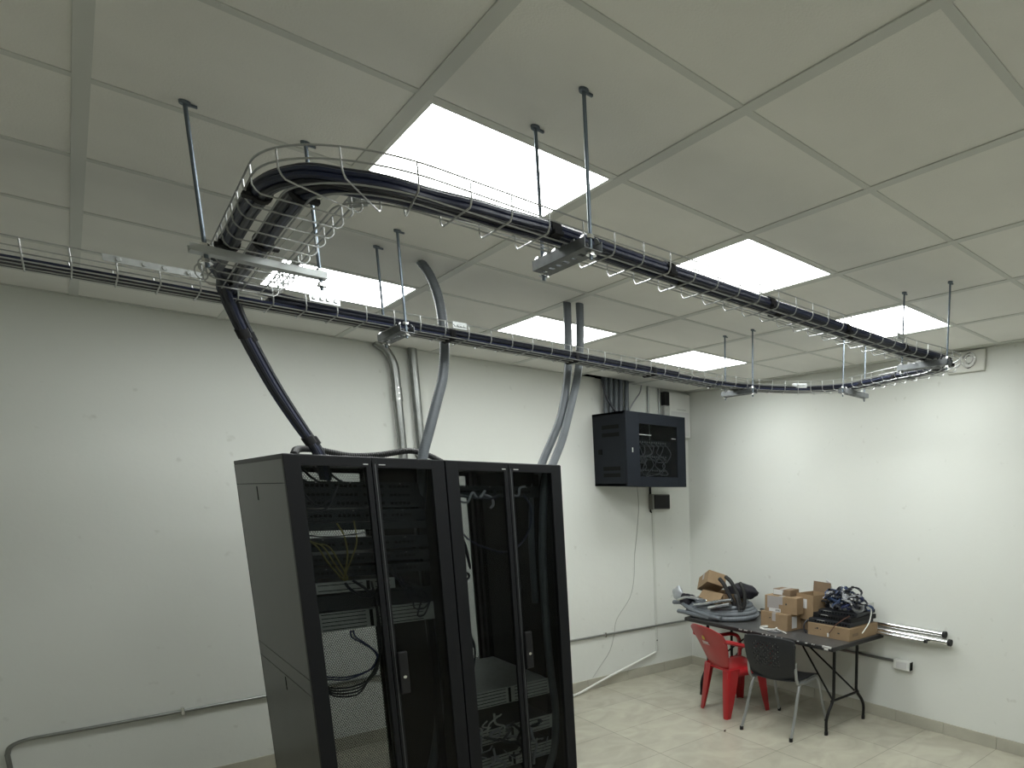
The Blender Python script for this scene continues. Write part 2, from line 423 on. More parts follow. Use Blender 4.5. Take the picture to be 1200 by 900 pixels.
# ------------------------------------------------------------------ cable bundles
RL = PA + PB
KEYS = [(0, .078, .014), (25, .078, .012), (40, .078, .014), (50, .072, .010), (57, .045, -.010), (62, .008, -.045), (68, -.004, -.055), (76, .026, -.022), (84, .044, .001), (100, .034, -.009), (5000, .034, -.009)]
def offb(i, b):
    for (i0, *a), (i1, *c) in zip(KEYS, KEYS[1:]):
        if i < i1: t = (i - i0) / (i1 - i0); t = t * t * (3 - 2 * t); return a[b] + (c[b] - a[b]) * t
def lerp(a, b, t): return a + (b - a) * max(0, min(1, t))
nA = len(PA)
def wob(i, k): return .0025 * sin(i * .09 + k * 1.7) + .0018 * sin(i * .043 + k * 2.9)
CR = .0076
def bundle_label(b): return ('thick outer black cable bundle lying along the curved tray and dropping to the left rack', 'second black cable bundle, on the inner side of the curved tray')[b]
for b in (0, 1):
    t = thing('cable_bundle', bundle_label(b), 'cable bundle', (0, .36 + .05 * b, TZ))
    for k in range(8):
        ang = 2 * pi * k / 7; pr = 0 if k == 7 else .0138
        pts = []
        # drop: rack roof up to the leg of the tray
        ex, ey = pr * cos(ang), pr * sin(ang)
        cx = (-.008, .012)[b]; D = [(-.63, 1.99, 1.98), (-.645, 1.985, 2.09), (-.70, 1.97, 2.20), (-.775, 1.94, 2.345), (-.835, 1.90, 2.48), (-.880, 1.86, 2.60), (-.905, 1.79, 2.655)]
        D = [(x + cx * 1.3, y + (-.025, .03)[b], z) for x, y, z in D]
        DD = catmull(D, 6)
        for j, q in enumerate(DD):
            tt = j / len(DD); sh = lerp(.55, 1, tt)
            bulge = .02 * sin(pi * tt) if k in (0,) and b == 0 else 0
            pts.append(q + Vector((ex * sh - bulge, ey * sh, -bulge * .5 + .002 * sin(j * .4 + k))))
        rad = [.0086] * len(pts)
        a0 = len(pts)
        for i in range(7, len(RL)):
            q, n, T = RL[i]
            if b and i > nA and q.x < -.80: break
            # spread flat along the wall-side run
            f = max(0, min(1, (i - (nA - 66)) / 50)); f = f * f * (3 - 2 * f)
            ob = offb(i, b)
            lane = -.020 + .0150 * k + (.003 if b else 0); lz = .010 + (.0165 if b else 0)
            o = lerp(ob + pr * cos(ang + i * .006), lane, f) + wob(i, k + 3 * b) * (.4 + f)
            z = lerp(.0265 + pr * sin(ang + i * .006), lz, f)
            st = min(1, (i - 7) / 14)
            pts.append(q + n * o + Vector((0, 0, TZ + z + (1 - st) * .006))); rad.append(lerp(CR, .0078, f))
        MB().tube(pts, rad, 7).build('cable', CABLE if (k + b) % 3 else CABLE2, t, smooth=True)
    for j, i in enumerate([24, 48, 84, 104, 128, 152, 176, 198, nA - 96, nA - 76, nA - 60]):
        if i >= len(RL): continue
        i += 4 * b
        q, n, T = RL[i]; m = MB(); c = q + n * offb(i, b) + Vector((0, 0, TZ + .0265))
        sec = [(.0245 * cos(2 * pi * u / 14), .0245 * sin(2 * pi * u / 14)) for u in range(14)]
        ring = []
        for dd in (-.014, .014): ring.append([c + T * dd + n * x + Vector((0, 0, y)) for x, y in sec])
        vs = ring[0] + ring[1]; fs = [(u, (u + 1) % 14, 14 + (u + 1) % 14, 14 + u) for u in range(14)] + [tuple(range(14)), tuple(range(27, 13, -1))]
        m.add(vs, fs); m.cbox(c - n * .026 * (1 if b else -1) + Vector((0, 0, -.014)), (.026, .018, .009), math.atan2(T.y, T.x))
        m.build('strap', VELCRO, t, smooth=True)
    # straps on the drop
    for j in (9, 26):
        c = DD[j]; T = (DD[j + 1] - DD[j - 1]).normalized()
        MB().tube([c - T * .016, c + T * .016], .0225, 12).build('strap', VELCRO, t, smooth=True)
# branch bundle sweeping from the leg into the wall-side run towards the right
t = thing('cable_bundle', 'short black cable branch fanning from the tray leg into the wall-side tray', 'cable bundle', (-.6, 1.8, TZ))
for k in range(6):
    pts = catmull([(-.955 + .008 * k, 1.55, TZ + .035), (-.93 + .01 * k, 1.70, TZ + .04), (-.80 + .01 * k, 1.82 - .004 * k, TZ + .045), (-.55, 1.875 - .006 * k, TZ + .044), (-.25, 1.90 - .010 * k, TZ + .042), (.3, 1.905 - .012 * k, TZ + .040), (1.2, 1.905 - .012 * k, TZ + .040)], 8)
    MB().tube(pts, .0085, 6).build('cable', CABLE, t, smooth=True)
for x in (-.12, .5, 1.0):
    MB().cbox((x, 1.87, TZ + .022), (.026, .13, .058)).build('strap', VELCRO, t, bevel=.012)

# black hoses lying on the rack roofs
m = MB(); P, r = corr(catmull([(-.66, 2.35, 2.10), (-.60, 2.55, 2.135), (-.50, 2.6, 2.135), (-.38, 2.6, 2.115), (-.25, 2.6, 2.125), (-.10, 2.6, 2.155), (-.01, 2.58, 2.135), (.045, 2.52, 2.095)], 8), .017, .01, .18)
tag(m.tube(P, r, 8).build('black_hose', HOSED, smooth=True), 'black ribbed hose lying across the tops of both racks', 'hose')

# grey flexible conduits from the ceiling into the racks
def fc(pts, label, r=.0225, rr=3):
    P, rad = corr(catmull(pts, 8), r * .97, .012, .04)
    o = MB().tube(P, rad, 10).build('flexible_conduit', HOSE, smooth=True)
    return tag(o, label, 'conduit', 'grey flexible conduits dropping into the racks')
fc([(-.162, 2.02, 2.999), (-.121, 2.02, 2.937), (-.092, 2.02, 2.829), (-.084, 2.02, 2.655), (-.104, 2.02, 2.493), (-.141, 2.02, 2.369), (-.187, 2.02, 2.224), (-.228, 2.02, 2.09), (-.235, 2.04, 1.95), (-.245, 2.1, 1.74), (-.235, 2.12, 1.47), (-.228, 2.12, 1.19), (-.22, 2.12, .9), (-.235, 2.12, .7), (-.29, 2.14, .45), (-.38, 2.2, .20)],
   'single grey flexible conduit from the ceiling into the left rack')
fc([(.612, 2.09, 2.999), (.607, 2.09, 2.785), (.586, 2.08, 2.596), (.531, 2.07, 2.378), (.466, 2.07, 2.231), (.400, 2.07, 2.1), (.350, 2.07, 1.97), (.33, 2.1, 1.7), (.335, 2.12, 1.3)],
   'left one of the paired grey flexible conduits entering the right rack')
fc([(.672, 2.06, 2.999), (.664, 2.06, 2.791), (.632, 2.05, 2.599), (.568, 2.04, 2.403), (.506, 2.03, 2.232), (.440, 2.02, 2.101), (.380, 2.015, 1.98), (.345, 2.02, 1.6), (.340, 2.02, 1.2), (.350, 2.02, .9), (.365, 2.02, .65), (.345, 2.03, .42), (.28, 2.06, .2)],
   'right one of the paired grey flexible conduits entering the right rack')

# ================================================================== RACKS
ZT = 2.083; YF = 1.900; YB = 3.060
def rack(x0, x1, label):
    t = thing('server_rack', label, 'server rack', ((x0 + x1) / 2, (YF + YB) / 2, 0), 0, 'tall black server racks')
    z0 = .07
    f = MB()
    for x in (x0, x1 - .045):
        for y in (YF + .03, YB - .075): f.box((x + .003, y, z0), (x + .042, y + .045, ZT - .02))
    f.box((x0 + .003, YF + .02, z0 - .01), (x1 - .003, YB - .02, z0 + .05))
    f.build('frame', RACK, t, bevel=.002)
    MB().box((x0, YF + .004, ZT - .022), (x1, YB, ZT)).build('roof', RACK, t, bevel=.003)
    # mounting rails
    for x in (x0 + .058, x1 - .085):
        for y in (2.045, 2.80): MB().box((x, y, z0 + .04), (x + .027, y + .004, ZT - .05)).box((x, y, z0 + .04), (x + .003, y + .035, ZT - .05)).build('mounting_rail', RIN, t)
    # sides
    for sx, (xa, xb) in ((-1, (x0, x0 + .003)), (1, (x1 - .003, x1))):
        for za, zb, ya, yb in ((1.965, ZT - .022, YF + .024, YB - .004), (1.120, 1.961, YF + .024, YB - .004), (1.045, 1.116, YF + .024, YB - .004), (.075, 1.040, YF + .028, YB - .004)):
            p = MB().box((xa, ya, za), (xb, yb, zb)).build('side_panel', RACKS, t, bevel=.0008)
            if zb - za > .5:
                xo = xa - .0015 if sx < 0 else xb - .0015
                MB().box((xo, 2.515 if zb > 1.5 else 2.44, zb - .075), (xo + .003, 2.53 if zb > 1.5 else 2.455, zb - .01)).build('latch', PORT, p)
    for x in (x0 + .0035, x1 - .0135): MB().box((x, YF + .02, .075), (x + .01, YB - .01, ZT - .03)).build('inner_panel', RIN, t)
    # rear door
    d = MB().box((x0 + .055, YB - .006, z0 + .1), (x1 - .055, YB - .004, ZT - .03)).build('rear_door', RPERF, t)
    MB().box((x0, YB - .02, z0), (x0 + .055, YB, ZT - .022)).box((x1 - .055, YB - .02, z0), (x1, YB, ZT - .022)).box((x0, YB - .02, z0), (x1, YB, z0 + .1)).box((x0, YB - .02, ZT - .05), (x1, YB, ZT - .022)).build('door_frame', RACKF, d)
    # front door: two glazed leaves
    xc = (x0 + x1) / 2 + .005
    for s, xa, xb in ((0, x0, xc - .002), (1, xc + .002, x1)):
        g = MB().box((xa + (.05 if s == 0 else .018), YF + .010, z0 + .05), (xb - (.018 if s == 0 else .05), YF + .014, ZT - .045)).build('door_glass', GLASS, t)
        fr = MB(); wl, wr = (.056, .020) if s == 0 else (.020, .056)
        fr.box((xa, YF, z0), (xa + wl, YF + .022, ZT - .004)).box((xb - wr, YF, z0), (xb, YF + .022, ZT - .004))
        fr.box((xa + wl, YF, z0), (xb - wr, YF + .022, z0 + .06)).box((xa + wl, YF, ZT - .045), (xb - wr, YF + .022, ZT - .004))
        fr.build('door_frame', RACKF, g, bevel=.0008)
        if s:
            MB().box((xa + .010, YF - .001, z0 + .02), (xa + .0118, YF + .002, ZT - .03)).build('edge_strip', GALVD, g)
            h = MB().box((xa + .018, YF - .022, .985), (xa + .058, YF, 1.19)).build('handle', BLACKP, g, bevel=.006)
            MB().cyl((xa + .038, YF - .026, 1.068), (xa + .038, YF - .02, 1.068), .0075, 16).build('lock', SHINY, h)
        MB().box((xb - .03 if s == 0 else xa + .025, YF - .002, ZT - .035), (xb - .012 if s == 0 else xa + .05, YF, ZT - .031)).build('hinge_mark', EQG, g)
    for x in (x0 + .06, x1 - .06):
        for y in (YF + .1, YB - .1):
            MB().cyl((x - .012, y, .03), (x + .012, y, .03), .03, 16).box((x - .02, y - .015, .045), (x + .02, y + .015, .062)).build('caster', BLACKP, t, smooth=True)
    return t
R1 = (-.784, -.176); R2 = (-.170, .417)
rack(*R1, 'left tall black server rack with its grey side panel showing and many devices behind glass')
rack(*R2, 'right tall black server rack, mostly empty behind its glass doors')

# rack devices
def device(kind, label, rk, za, zb, depth, m, front, group, y=2.030, dx=(0, 0)):
    xa, xb = rk[0] + .058 + dx[0], rk[1] - .058 - dx[1]
    t = thing(kind, label, {'server': 'server', 'network_switch': 'network switch', 'patch_bay': 'patch panel', 'network_router': 'router', 'cable_manager': 'cable manager'}[kind], ((xa + xb) / 2, y, za), 0, group)
    MB().box((xa + .02, y + .012, za + .001), (xb - .02, y + depth, zb - .001)).build('chassis', m, t, bevel=.001)
    MB().box((xa, y, za), (xb, y + .011, zb)).build('faceplate', m if front != 'grey' else EQG, t, bevel=.001)
    hh = zb - za; n = 24
    if front == 'ports':
        mp = MB()
        for r_ in range(max(1, int(hh / .035))):
            for i in range(n):
                if i % 6 == 5: continue
                x = xa + .03 + (xb - xa - .07) * i / n; z = za + hh * (r_ + .5) / max(1, int(hh / .035))
                mp.box((x, y - .0012, z - .006), (x + .012, y + .0005, z + .006))
        mp.build('ports', PORT, t)
        ml = MB()
        for i in (2, 9, 15, 20): ml.box((xa + .03 + i * .018, y - .0018, zb - .007), (xa + .036 + i * .018, y, zb - .004))
        ml.build('status_mark', EQL, t)
    if front == 'grey':
        mp = MB()
        for c0, c1 in ((.03, .2), (.25, .44)):
            a, b_ = xa + c0, min(xb - .02, xa + c1); nr = max(2, int(hh / .017))
            for i in range(nr): z = za + hh * (i + .5) / nr; mp.box((a, y - .0014, z - .0017), (b_, y + .0005, z + .0017))
        mp.build('vent_slots', PORT, t)
        MB().box((xa + .215, y - .002, za + .004), (xa + .228, y, zb - .004)).build('divider', PORT, t)
    return t
G1 = 'devices in the left rack'; G2 = 'devices in the right rack'
device('patch_bay', 'black patch panel, topmost device in the left rack', R1, 1.858, 1.975, .22, EQ, 'ports', G1)
device('network_switch', 'black switch under the topmost patch panel of the left rack', R1, 1.795, 1.850, .45, EQ, 'ports', G1)
device('cable_manager', 'dark narrow panel just above the bright gap in the left rack', R1, 1.757, 1.792, .12, EQ, '', G1)
device('patch_bay', 'patch panel with dull yellow cables just below the bright gap in the left rack', R1, 1.665, 1.722, .10, EQ, 'ports', G1)
device('network_switch', 'dark switch with small lit marks, halfway up the left rack', R1, 1.605, 1.650, .40, EQ, 'ports', G1)
device('network_switch', 'dark switch directly above the light grey router in the left rack', R1, 1.545, 1.590, .40, EQ, 'ports', G1)
device('network_router', 'light grey half-width router with black cables on its right, in the left rack', R1, 1.475, 1.525, .30, EQG, 'grey', G1, dx=(0, .16))
device('network_switch', 'blank dark device between the router and the grey server in the left rack', R1, 1.395, 1.465, .5, EQ, '', G1)
device('server', 'grey slotted server, lowest device of the left rack', R1, 1.300, 1.388, .72, EQG, 'grey', G1)
device('patch_bay', 'black patch panel at the top of the right rack with loose cables', R2, 1.905, 1.965, .12, EQ, 'ports', G2)
device('server', 'wide dark server with grey front in the lower half of the right rack', R2, .770, .862, .74, EQG, 'grey', G2)
device('server', 'dark server hidden behind cables at the bottom of the right rack', R2, .56, .64, .6, EQ, 'grey', G2)
device('server', 'lowest dark server at the bottom of the right rack', R2, .40, .48, .6, EQ, 'grey', G2)

# cables in the racks
def cab(pts, r, m, label, group=None, n=6, kind='loose_cable'):
    o = MB().tube(catmull(pts, 8), r, n).build(kind, m, smooth=True)
    return tag(o, label, 'cable', group)
gl = 'cables hanging in the left rack'; yb = 2.0
cab([(-.60, 2.0, 1.300), (-.60, 1.985, 1.27), (-.555, 1.98, 1.23), (-.52, 1.98, 1.19), (-.515, 1.98, 1.15), (-.55, 1.98, 1.105), (-.64, 1.98, 1.08), (-.725, 1.98, 1.10)], .004, BLUEC, 'dark blue cable curving under the grey server in the left rack', gl)
cab([(-.59, 2.0, 1.300), (-.585, 1.985, 1.27), (-.54, 1.978, 1.22), (-.510, 1.975, 1.17), (-.54, 1.972, 1.112), (-.64, 1.972, 1.092), (-.725, 1.972, 1.112)], .004, BLUEC, 'second dark blue cable beside the first, under the grey server', gl)
for k in range(4):
    cab([(-.50, 1.99, 1.52), (-.495, 1.975 - .003 * k, 1.40), (-.50 + .003 * k, 1.97, 1.28), (-.507, 1.968, 1.16), (-.535 - .01 * k, 1.968, 1.08 - .008 * k), (-.61, 1.97, 1.045 - .014 * k), (-.69, 1.97, 1.05 - .012 * k), (-.74, 1.975, 1.08 - .006 * k)], .0042, CABLE, 'black cable in the low hanging loop of the left rack', gl)
cab([(-.60, 2.0, 1.52), (-.585, 1.98, 1.49), (-.54, 1.97, 1.455), (-.50, 1.97, 1.46), (-.475, 1.98, 1.50), (-.47, 2.0, 1.54)], .006, CABLE, 'thick black loop to the right of the router', gl)
cab([(-.57, 2.0, 1.53), (-.54, 1.975, 1.50), (-.505, 1.97, 1.465), (-.47, 1.97, 1.49), (-.45, 1.985, 1.54)], .006, CABLE, 'smaller black loop to the right of the router', gl)
for k in range(3):
    cab([(-.72 + .012 * k, 2.0, 1.725 - .01 * k), (-.69 + .02 * k, 1.975, 1.69), (-.66 + .02 * k, 1.97, 1.62), (-.62 + .012 * k, 1.97, 1.55), (-.605, 1.975, 1.535)], .0034, YELC, 'dull yellow fibre cable slanting down in the left rack', gl)
cab([(-.605, 2.0, 1.79), (-.59, 1.975, 1.74), (-.585, 1.97, 1.66), (-.60, 1.97, 1.58), (-.607, 1.98, 1.54)], .0034, YELC, 'dull yellow fibre cable running almost straight down', gl)
cab([(-.54, 2.0, 1.80), (-.545, 1.97, 1.71), (-.57, 1.965, 1.64), (-.60, 1.97, 1.57)], .003, YELC, 'thin dull yellow cable from the right of the bright gap', gl)
cab([(-.725, 2.0, 1.955), (-.70, 1.98, 1.90), (-.67, 1.97, 1.87), (-.62, 1.97, 1.90), (-.59, 1.985, 1.955)], .0035, CABLE, 'thin black cable looping under the topmost patch panel', gl)
cab([(-.725, 2.0, 1.80), (-.70, 1.98, 1.83), (-.64, 1.97, 1.86), (-.605, 1.985, 1.92)], .0035, CABLE, 'thin black cable slanting across the upper left rack', gl)
cab([(-.73, 1.99, 1.745), (-.65, 1.965, 1.733), (-.55, 1.965, 1.742), (-.47, 1.98, 1.752)], .003, CABLE, 'thin black cable crossing the bright gap', gl)
for k in range(5):
    cab([(-.44 + .03 * k, 1.99, 1.64 - .05 * k), (-.43 + .03 * k, 1.965, 1.57 - .04 * k), (-.38 + .012 * k, 1.96, 1.50 - .04 * k), (-.30, 1.965, 1.46 - .03 * k), (-.265, 1.98, 1.40)], .004, CABLE, 'black cable sagging behind the right leaf of the left rack', gl)
for k in range(5):
    cab([(-.70 + .05 * k, 2.56, 2.05), (-.66 + .05 * k, 2.58, 2.0), (-.60 + .05 * k, 2.6, 1.96)], .006, CABLE, 'black cable end near the top of the left rack', gl)
g2 = 'cables hanging in the right rack'
cab([(-.10, 2.0, 1.92), (-.03, 1.975, 1.905), (.06, 1.972, 1.90), (.11, 1.98, 1.915)], .008, CABLE, 'thick black cable under the top patch panel of the right rack', g2)
cab([(-.11, 1.99, 1.76), (-.06, 1.97, 1.69), (.02, 1.965, 1.645), (.11, 1.965, 1.62), (.20, 1.965, 1.66), (.26, 1.968, 1.76), (.265, 1.97, 1.86), (.24, 1.985, 1.92)], .005, CABLE2, 'long black cable looping from side to side in the right rack', g2)
for k in range(3):
    cab([(-.11, 2.1 + .03 * k, 1.80 - .04 * k), (-.07, 2.1 + .03 * k, 1.72), (-.03, 2.12, 1.63 + .02 * k), (.02, 2.2, 1.52)], .0065, CABLE, 'black cable crossing the bright strip of the right rack', g2)
for k in range(2):
    cab([(-.12, 2.1, 1.50 + .02 * k), (-.06, 2.06, 1.48), (-.03, 2.1, 1.50), (-.06, 2.14, 1.525), (-.12, 2.12, 1.50)], .006, CABLE, 'small black loop on the bright strip of the right rack', g2)
for k in range(4):
    cab([(-.13, 2.02, 1.19 - .03 * k), (-.095, 1.99, 1.20 - .02 * k), (-.075, 1.98, 1.15 - .01 * k), (-.08, 1.98, 1.06), (-.10, 1.98, .98), (-.125, 2.0, .90)], .0045, CABLE, 'black cable looped at the left edge of the right rack, above the grey server', g2)
cab([(-.10, 2.0, 1.90), (-.06, 1.97, 1.88), (-.03, 1.965, 1.93), (.0, 1.975, 1.90), (.04, 1.985, 1.94)], .006, GREYC, 'pale short cable at the top left of the right rack', g2)
cab([(.04, 2.0, 1.92), (.065, 1.975, 1.905), (.07, 1.97, 1.87), (.055, 1.975, 1.85)], .0065, GREYC, 'pale hooked cable end under the top patch panel', g2)
cab([(.17, 2.0, 1.925), (.205, 1.975, 1.915), (.215, 1.97, 1.955), (.25, 1.98, 1.965)], .006, GREYC, 'pale bent cable behind the right leaf of the right rack', g2)
cab([(.03, 1.97, .53), (.08, 1.962, .47), (.16, 1.96, .445), (.25, 1.965, .47), (.29, 1.98, .53)], .003, GREYC, 'thin pale cable sagging at the bottom of the right rack', g2)
rr = random.Random(11)
for k in range(22):
    x = -.09 + .32 * rr.random(); z = .74 - .26 * rr.random(); p = [(x, 2.01, z)]
    for j in range(4): p.append((p[-1][0] + rr.uniform(-.06, .07), 1.955 + .03 * rr.random(), p[-1][2] + rr.uniform(-.06, .03)))
    cab(p, rr.choice((.004, .006, .008)), rr.choice((GREYC, GREYC, CABLE, EQG, EQG)), 'short cable in the tangle under the grey server of the right rack', 'tangled cables at the bottom of the right rack')

# ================================================================== LEFT WALL
def pipe(name, pts, r, m, label, cat='conduit', n=10, group=None, res=6):
    return tag(MB().tube(catmull(pts, res), r, n).build(name, m, smooth=True), label, cat, group)
def lin(pts, r, m, name, label, cat, n=10): return tag(MB().tube(pts, r, n).build(name, m, smooth=True), label, cat)
ZC = .515
t = thing('conduit', 'thin grey steel conduit running low along the left wall, bending down at its left end', 'conduit', (0, WY - .02, ZC))
MB().tube([Vector(q) for q in ((-1.775, WY - .016, .0), (-1.775, WY - .016, ZC - .09))] + catmull([(-1.775, WY - .016, ZC - .06), (-1.757, WY - .016, ZC - .015), (-1.70, WY - .016, ZC + .008), (-1.62, WY - .016, ZC + .01)], 5) + [Vector((3.05, WY - .016, ZC + .01))], .0105, 10).build('pipe', EMT, t, smooth=True)
for x in (-1.06, .2, 1.99): MB().box((x - .008, WY - .034, ZC - .014), (x + .008, WY, ZC + .036)).build('pipe_clamp', SHINY, t, bevel=.002)
t = thing('conduit', 'thin steel conduit along the right wall, ending at the white socket box', 'conduit', (WX - .016, 2.8, .54))
MB().tube([(WX - .016, WY - .03, ZC + .01), (WX - .016, 1.40, .535)], .0125, 10).build('pipe', EMT, t, smooth=True)
for y in (2.3, 3.4): MB().box((WX - .034, y - .008, .51), (WX, y + .008, .56)).build('pipe_clamp', SHINY, t, bevel=.002)
t = thing('socket_box', 'white surface-mounted socket box low on the right wall, at the end of the conduit', 'socket', (WX, 1.32, .5))
MB().box((WX - .045, 1.235, .475), (WX, 1.40, .56)).build('box', WHITEP, t, bevel=.006)
MB().box((WX - .047, 1.231, .482), (WX - .004, 1.235, .553)).build('end_cover', PORT, t)
MB().box((WX - .048, 1.265, .49), (WX - .044, 1.37, .545)).build('cover_plate', LABEL, t, bevel=.002)
# vertical steel conduits behind the racks
t = thing('conduit', 'left one of two vertical steel wall conduits behind the racks, bent at its top', 'conduit', (.33, WY - .03, 0))
MB().tube(catmull([(.22, WY - .032, 3.0), (.27, WY - .032, 2.975), (.305, WY - .032, 2.93), (.33, WY - .031, 2.86), (.335, WY - .03, 2.75)], 6) + [Vector((.335, WY - .03, ZC + .02))], .030, 14).build('pipe', EMT, t, smooth=True)
MB().cyl((.335, WY - .03, 2.60), (.335, WY - .03, 2.70), .034, 14).build('coupling', EMT, t, smooth=True)
for z in (2.615, 2.655, 2.695): MB().cyl((.335, WY - .06, z - .0), (.335, WY - .072, z), .007, 8).build('set_screw', SHINY, t)
t = thing('conduit', 'right of two vertical steel conduits on the wall behind the left rack, straight', 'conduit', (.47, WY - .03, 0))
MB().tube([(.465, WY - .03, ZC + .02), (.465, WY - .03, 3.0)], .030, 14).build('pipe', EMT, t, smooth=True)
MB().box((.425, WY - .07, 2.2), (.505, WY, 2.23)).build('pipe_clamp', EMT, t)

# wall cabinet
CX0, CX1, CY0, CZ0, CZ1 = 1.967, 2.637, 3.59, 1.995, 2.66
t = thing('wall_cabinet', 'small black wall-mounted network cabinet high in the corner, with glass door', 'wall cabinet', (2.3, WY, 2.0))
b = MB().box((CX0, CY0 + .02, CZ0), (CX1, WY, CZ0 + .02)).box((CX0, CY0 + .02, CZ1 - .02), (CX1, WY, CZ1)).box((CX0 + .003, WY - .02, CZ0), (CX1, WY, CZ1))
b.build('body', CAB, t)
for xa in (CX0, CX1 - .012):
    s = MB(); s.box((xa, CY0 + .02, CZ0 + .0), (xa + .012, WY, CZ1)).build('side_panel', CAB, t, bevel=.003)
    xo = xa - .0015 if xa == CX0 else xa + .0105
    v = MB()
    for z in (CZ1 - .13, CZ1 - .20, CZ0 + .16, CZ0 + .10):
        v.box((xo, 3.70, z - .018), (xo + .003, 3.98, z + .018))
    v.build('vent', PORT, t)
MB().box((CX0 - .006, 3.99, CZ0 + .29), (CX0, 4.05, CZ0 + .34)).build('latch', PORT, t, bevel=.002)
dr = MB()
dr.box((CX0, CY0, CZ0), (CX0 + .14, CY0 + .018, CZ1)).box((CX1 - .10, CY0, CZ0), (CX1, CY0 + .018, CZ1)).box((CX0 + .14, CY0, CZ0), (CX1 - .10, CY0 + .018, CZ0 + .09)).box((CX0 + .14, CY0, CZ1 - .10), (CX1 - .10, CY0 + .018, CZ1))
d = dr.build('door', CAB, t, bevel=.002)
MB().box((CX0 + .13, CY0 + .006, CZ0 + .08), (CX1 - .09, CY0 + .010, CZ1 - .09)).build('door_glass', CGLASS, d)
MB().box((CX0 + .055, CY0 - .006, CZ0 + .305), (CX0 + .066, CY0, CZ0 + .345)).build('handle', SHINY, d)
MB().box((CX0 + .14, CY0 - .001, CZ1 - .20), (CX0 + .27, CY0, CZ1 - .195)).box((CX0 + .50, CY0 - .001, CZ1 - .215), (CX0 + .55, CY0, CZ1 - .21)).build('glass_mark', EQG, d)
rr = random.Random(5)
for k in range(3):
    tt = thing('network_switch', ('upper', 'middle', 'lowest')[k] + ' switch behind the glass of the small wall cabinet', 'network switch', (2.3, 3.7, CZ0 + .4), 0, 'switches in the wall cabinet')
    z = CZ0 + .13 + (2 - k) * .13
    MB().box((CX0 + .09, 3.71, z), (CX1 - .09, 3.95, z + .044)).build('chassis', EQ, tt, bevel=.002)
    pp = MB()
    for i in range(16): pp.box((CX0 + .12 + i * .026, 3.708, z + .015), (CX0 + .134 + i * .026, 3.711, z + .03))
    pp.build('ports', EQL, tt)
for k in range(14):
    x = CX0 + .15 + .38 * (k / 14); z = CZ0 + (.40 if k % 2 else .28)
    cab([(x, 3.70, z), (x + .01, 3.665, z - .03), (x + rr.uniform(-.04, .05), 3.65, z - .09), (x + rr.uniform(-.08, .08), 3.66, z - .15 + rr.uniform(-.03, .03)), (x + rr.uniform(-.08, .08), 3.70, z - .17)], .0045, GREYC, 'grey patch cable drooping behind the glass of the wall cabinet', 'patch cables in the wall cabinet')
# conduits above the cabinet
for k, x in enumerate((2.08, 2.135, 2.19, 2.245, 2.31)):
    P, r = corr([(x + .0, WY - .06, 2.655), (x + .01, WY - .06, 3.02)], .0225, .014, .05)
    tag(MB().tube(P, r, 10).build('flexible_conduit', HOSE, smooth=True), ('leftmost', 'second from the left', 'middle', 'second from the right', 'rightmost')[k] + ' of the five grey flexible conduits above the wall cabinet', 'conduit', 'conduits above the wall cabinet')
pipe('power_cable', [(2.02, WY - .11, 3.02), (2.03, WY - .12, 2.92), (2.06, WY - .13, 2.80), (2.13, WY - .15, 2.70), (2.17, WY - .18, 2.655)], .012, CABLE, 'black cable curving from the ceiling gap into the wall cabinet', 'cable')
pipe('power_cable', [(2.52, WY - .02, 2.995), (2.48, WY - .05, 2.92), (2.40, WY - .08, 2.84), (2.32, WY - .1, 2.74), (2.28, WY - .12, 2.655)], .006, GREYC, 'thin grey cable slanting from the ceiling down to the wall cabinet', 'cable')
for k, (x, r_) in enumerate(((2.60, .011), (2.735, .011))):
    lin([(x, WY - .012, 2.4), (x, WY - .012, 3.0)], r_, EMT, 'conduit', ('left', 'right')[k] + ' thin vertical steel conduit behind the right end of the wall cabinet', 'conduit')
t = thing('junction_box', 'white painted electrical panel on the wall behind the right end of the wall cabinet', 'electrical panel', (2.95, WY, 2.6))
MB().box((2.83, WY - .06, 2.52), (3.10, WY, 2.965)).build('box', WHITEP, t, bevel=.004)
MB().box((2.85, WY - .064, 2.54), (3.08, WY - .06, 2.78)).build('cover', LABEL, t, bevel=.001)
MB().box((2.93, WY - .066, 2.80), (3.04, WY - .06, 2.806)).build('seam', EQG, t)
t = thing('breaker_box', 'slim black breaker beside the white electrical panel, near the ceiling', 'breaker', (2.79, WY, 2.8))
MB().box((2.765, WY - .07, 2.83), (2.825, WY, 2.965)).build('body', BLACKP, t, bevel=.003)
MB().box((2.765, WY - .06, 2.70), (2.825, WY, 2.828)).build('lower_cover', EQG, t, bevel=.003)
# meter box beneath the cabinet
t = thing('meter_box', 'small grey box with a black front below the wall cabinet', 'electrical box', (2.66, WY, 1.84))
MB().box((2.575, 4.065, 1.765), (2.79, WY, 1.925)).build('box', mat('grey_box_paint', (.22, .22, .2), .5), t, bevel=.004)
MB().box((2.592, 4.055, 1.775), (2.785, 4.067, 1.915)).build('front', BLACKP, t, bevel=.003)
lin([(2.585, WY - .02, 1.92), (2.585, WY - .02, 2.0)], .012, BLACKP, 'cable_stub', 'short black cable between the wall cabinet and the small black-fronted box', 'cable')
lin([(2.585, WY - .015, 1.765), (2.585, WY - .015, 1.745), (2.60, WY - .01, 1.735)], .008, BLACKP, 'cable_gland', 'small black gland under the black-fronted box', 'cable gland')
t = thing('cable_duct', 'slim white vertical cable duct on the wall below the small black-fronted box', 'cable duct', (2.62, WY, .2))
MB().box((2.607, WY - .012, .24), (2.633, WY, 1.765)).build('duct', mat('duct_white', (.60, .61, .57), .5), t, bevel=.002)
MB().cyl((2.62, WY - .014, .36), (2.62, WY - .010, .36), .008, 8).build('screw', PORT, t)
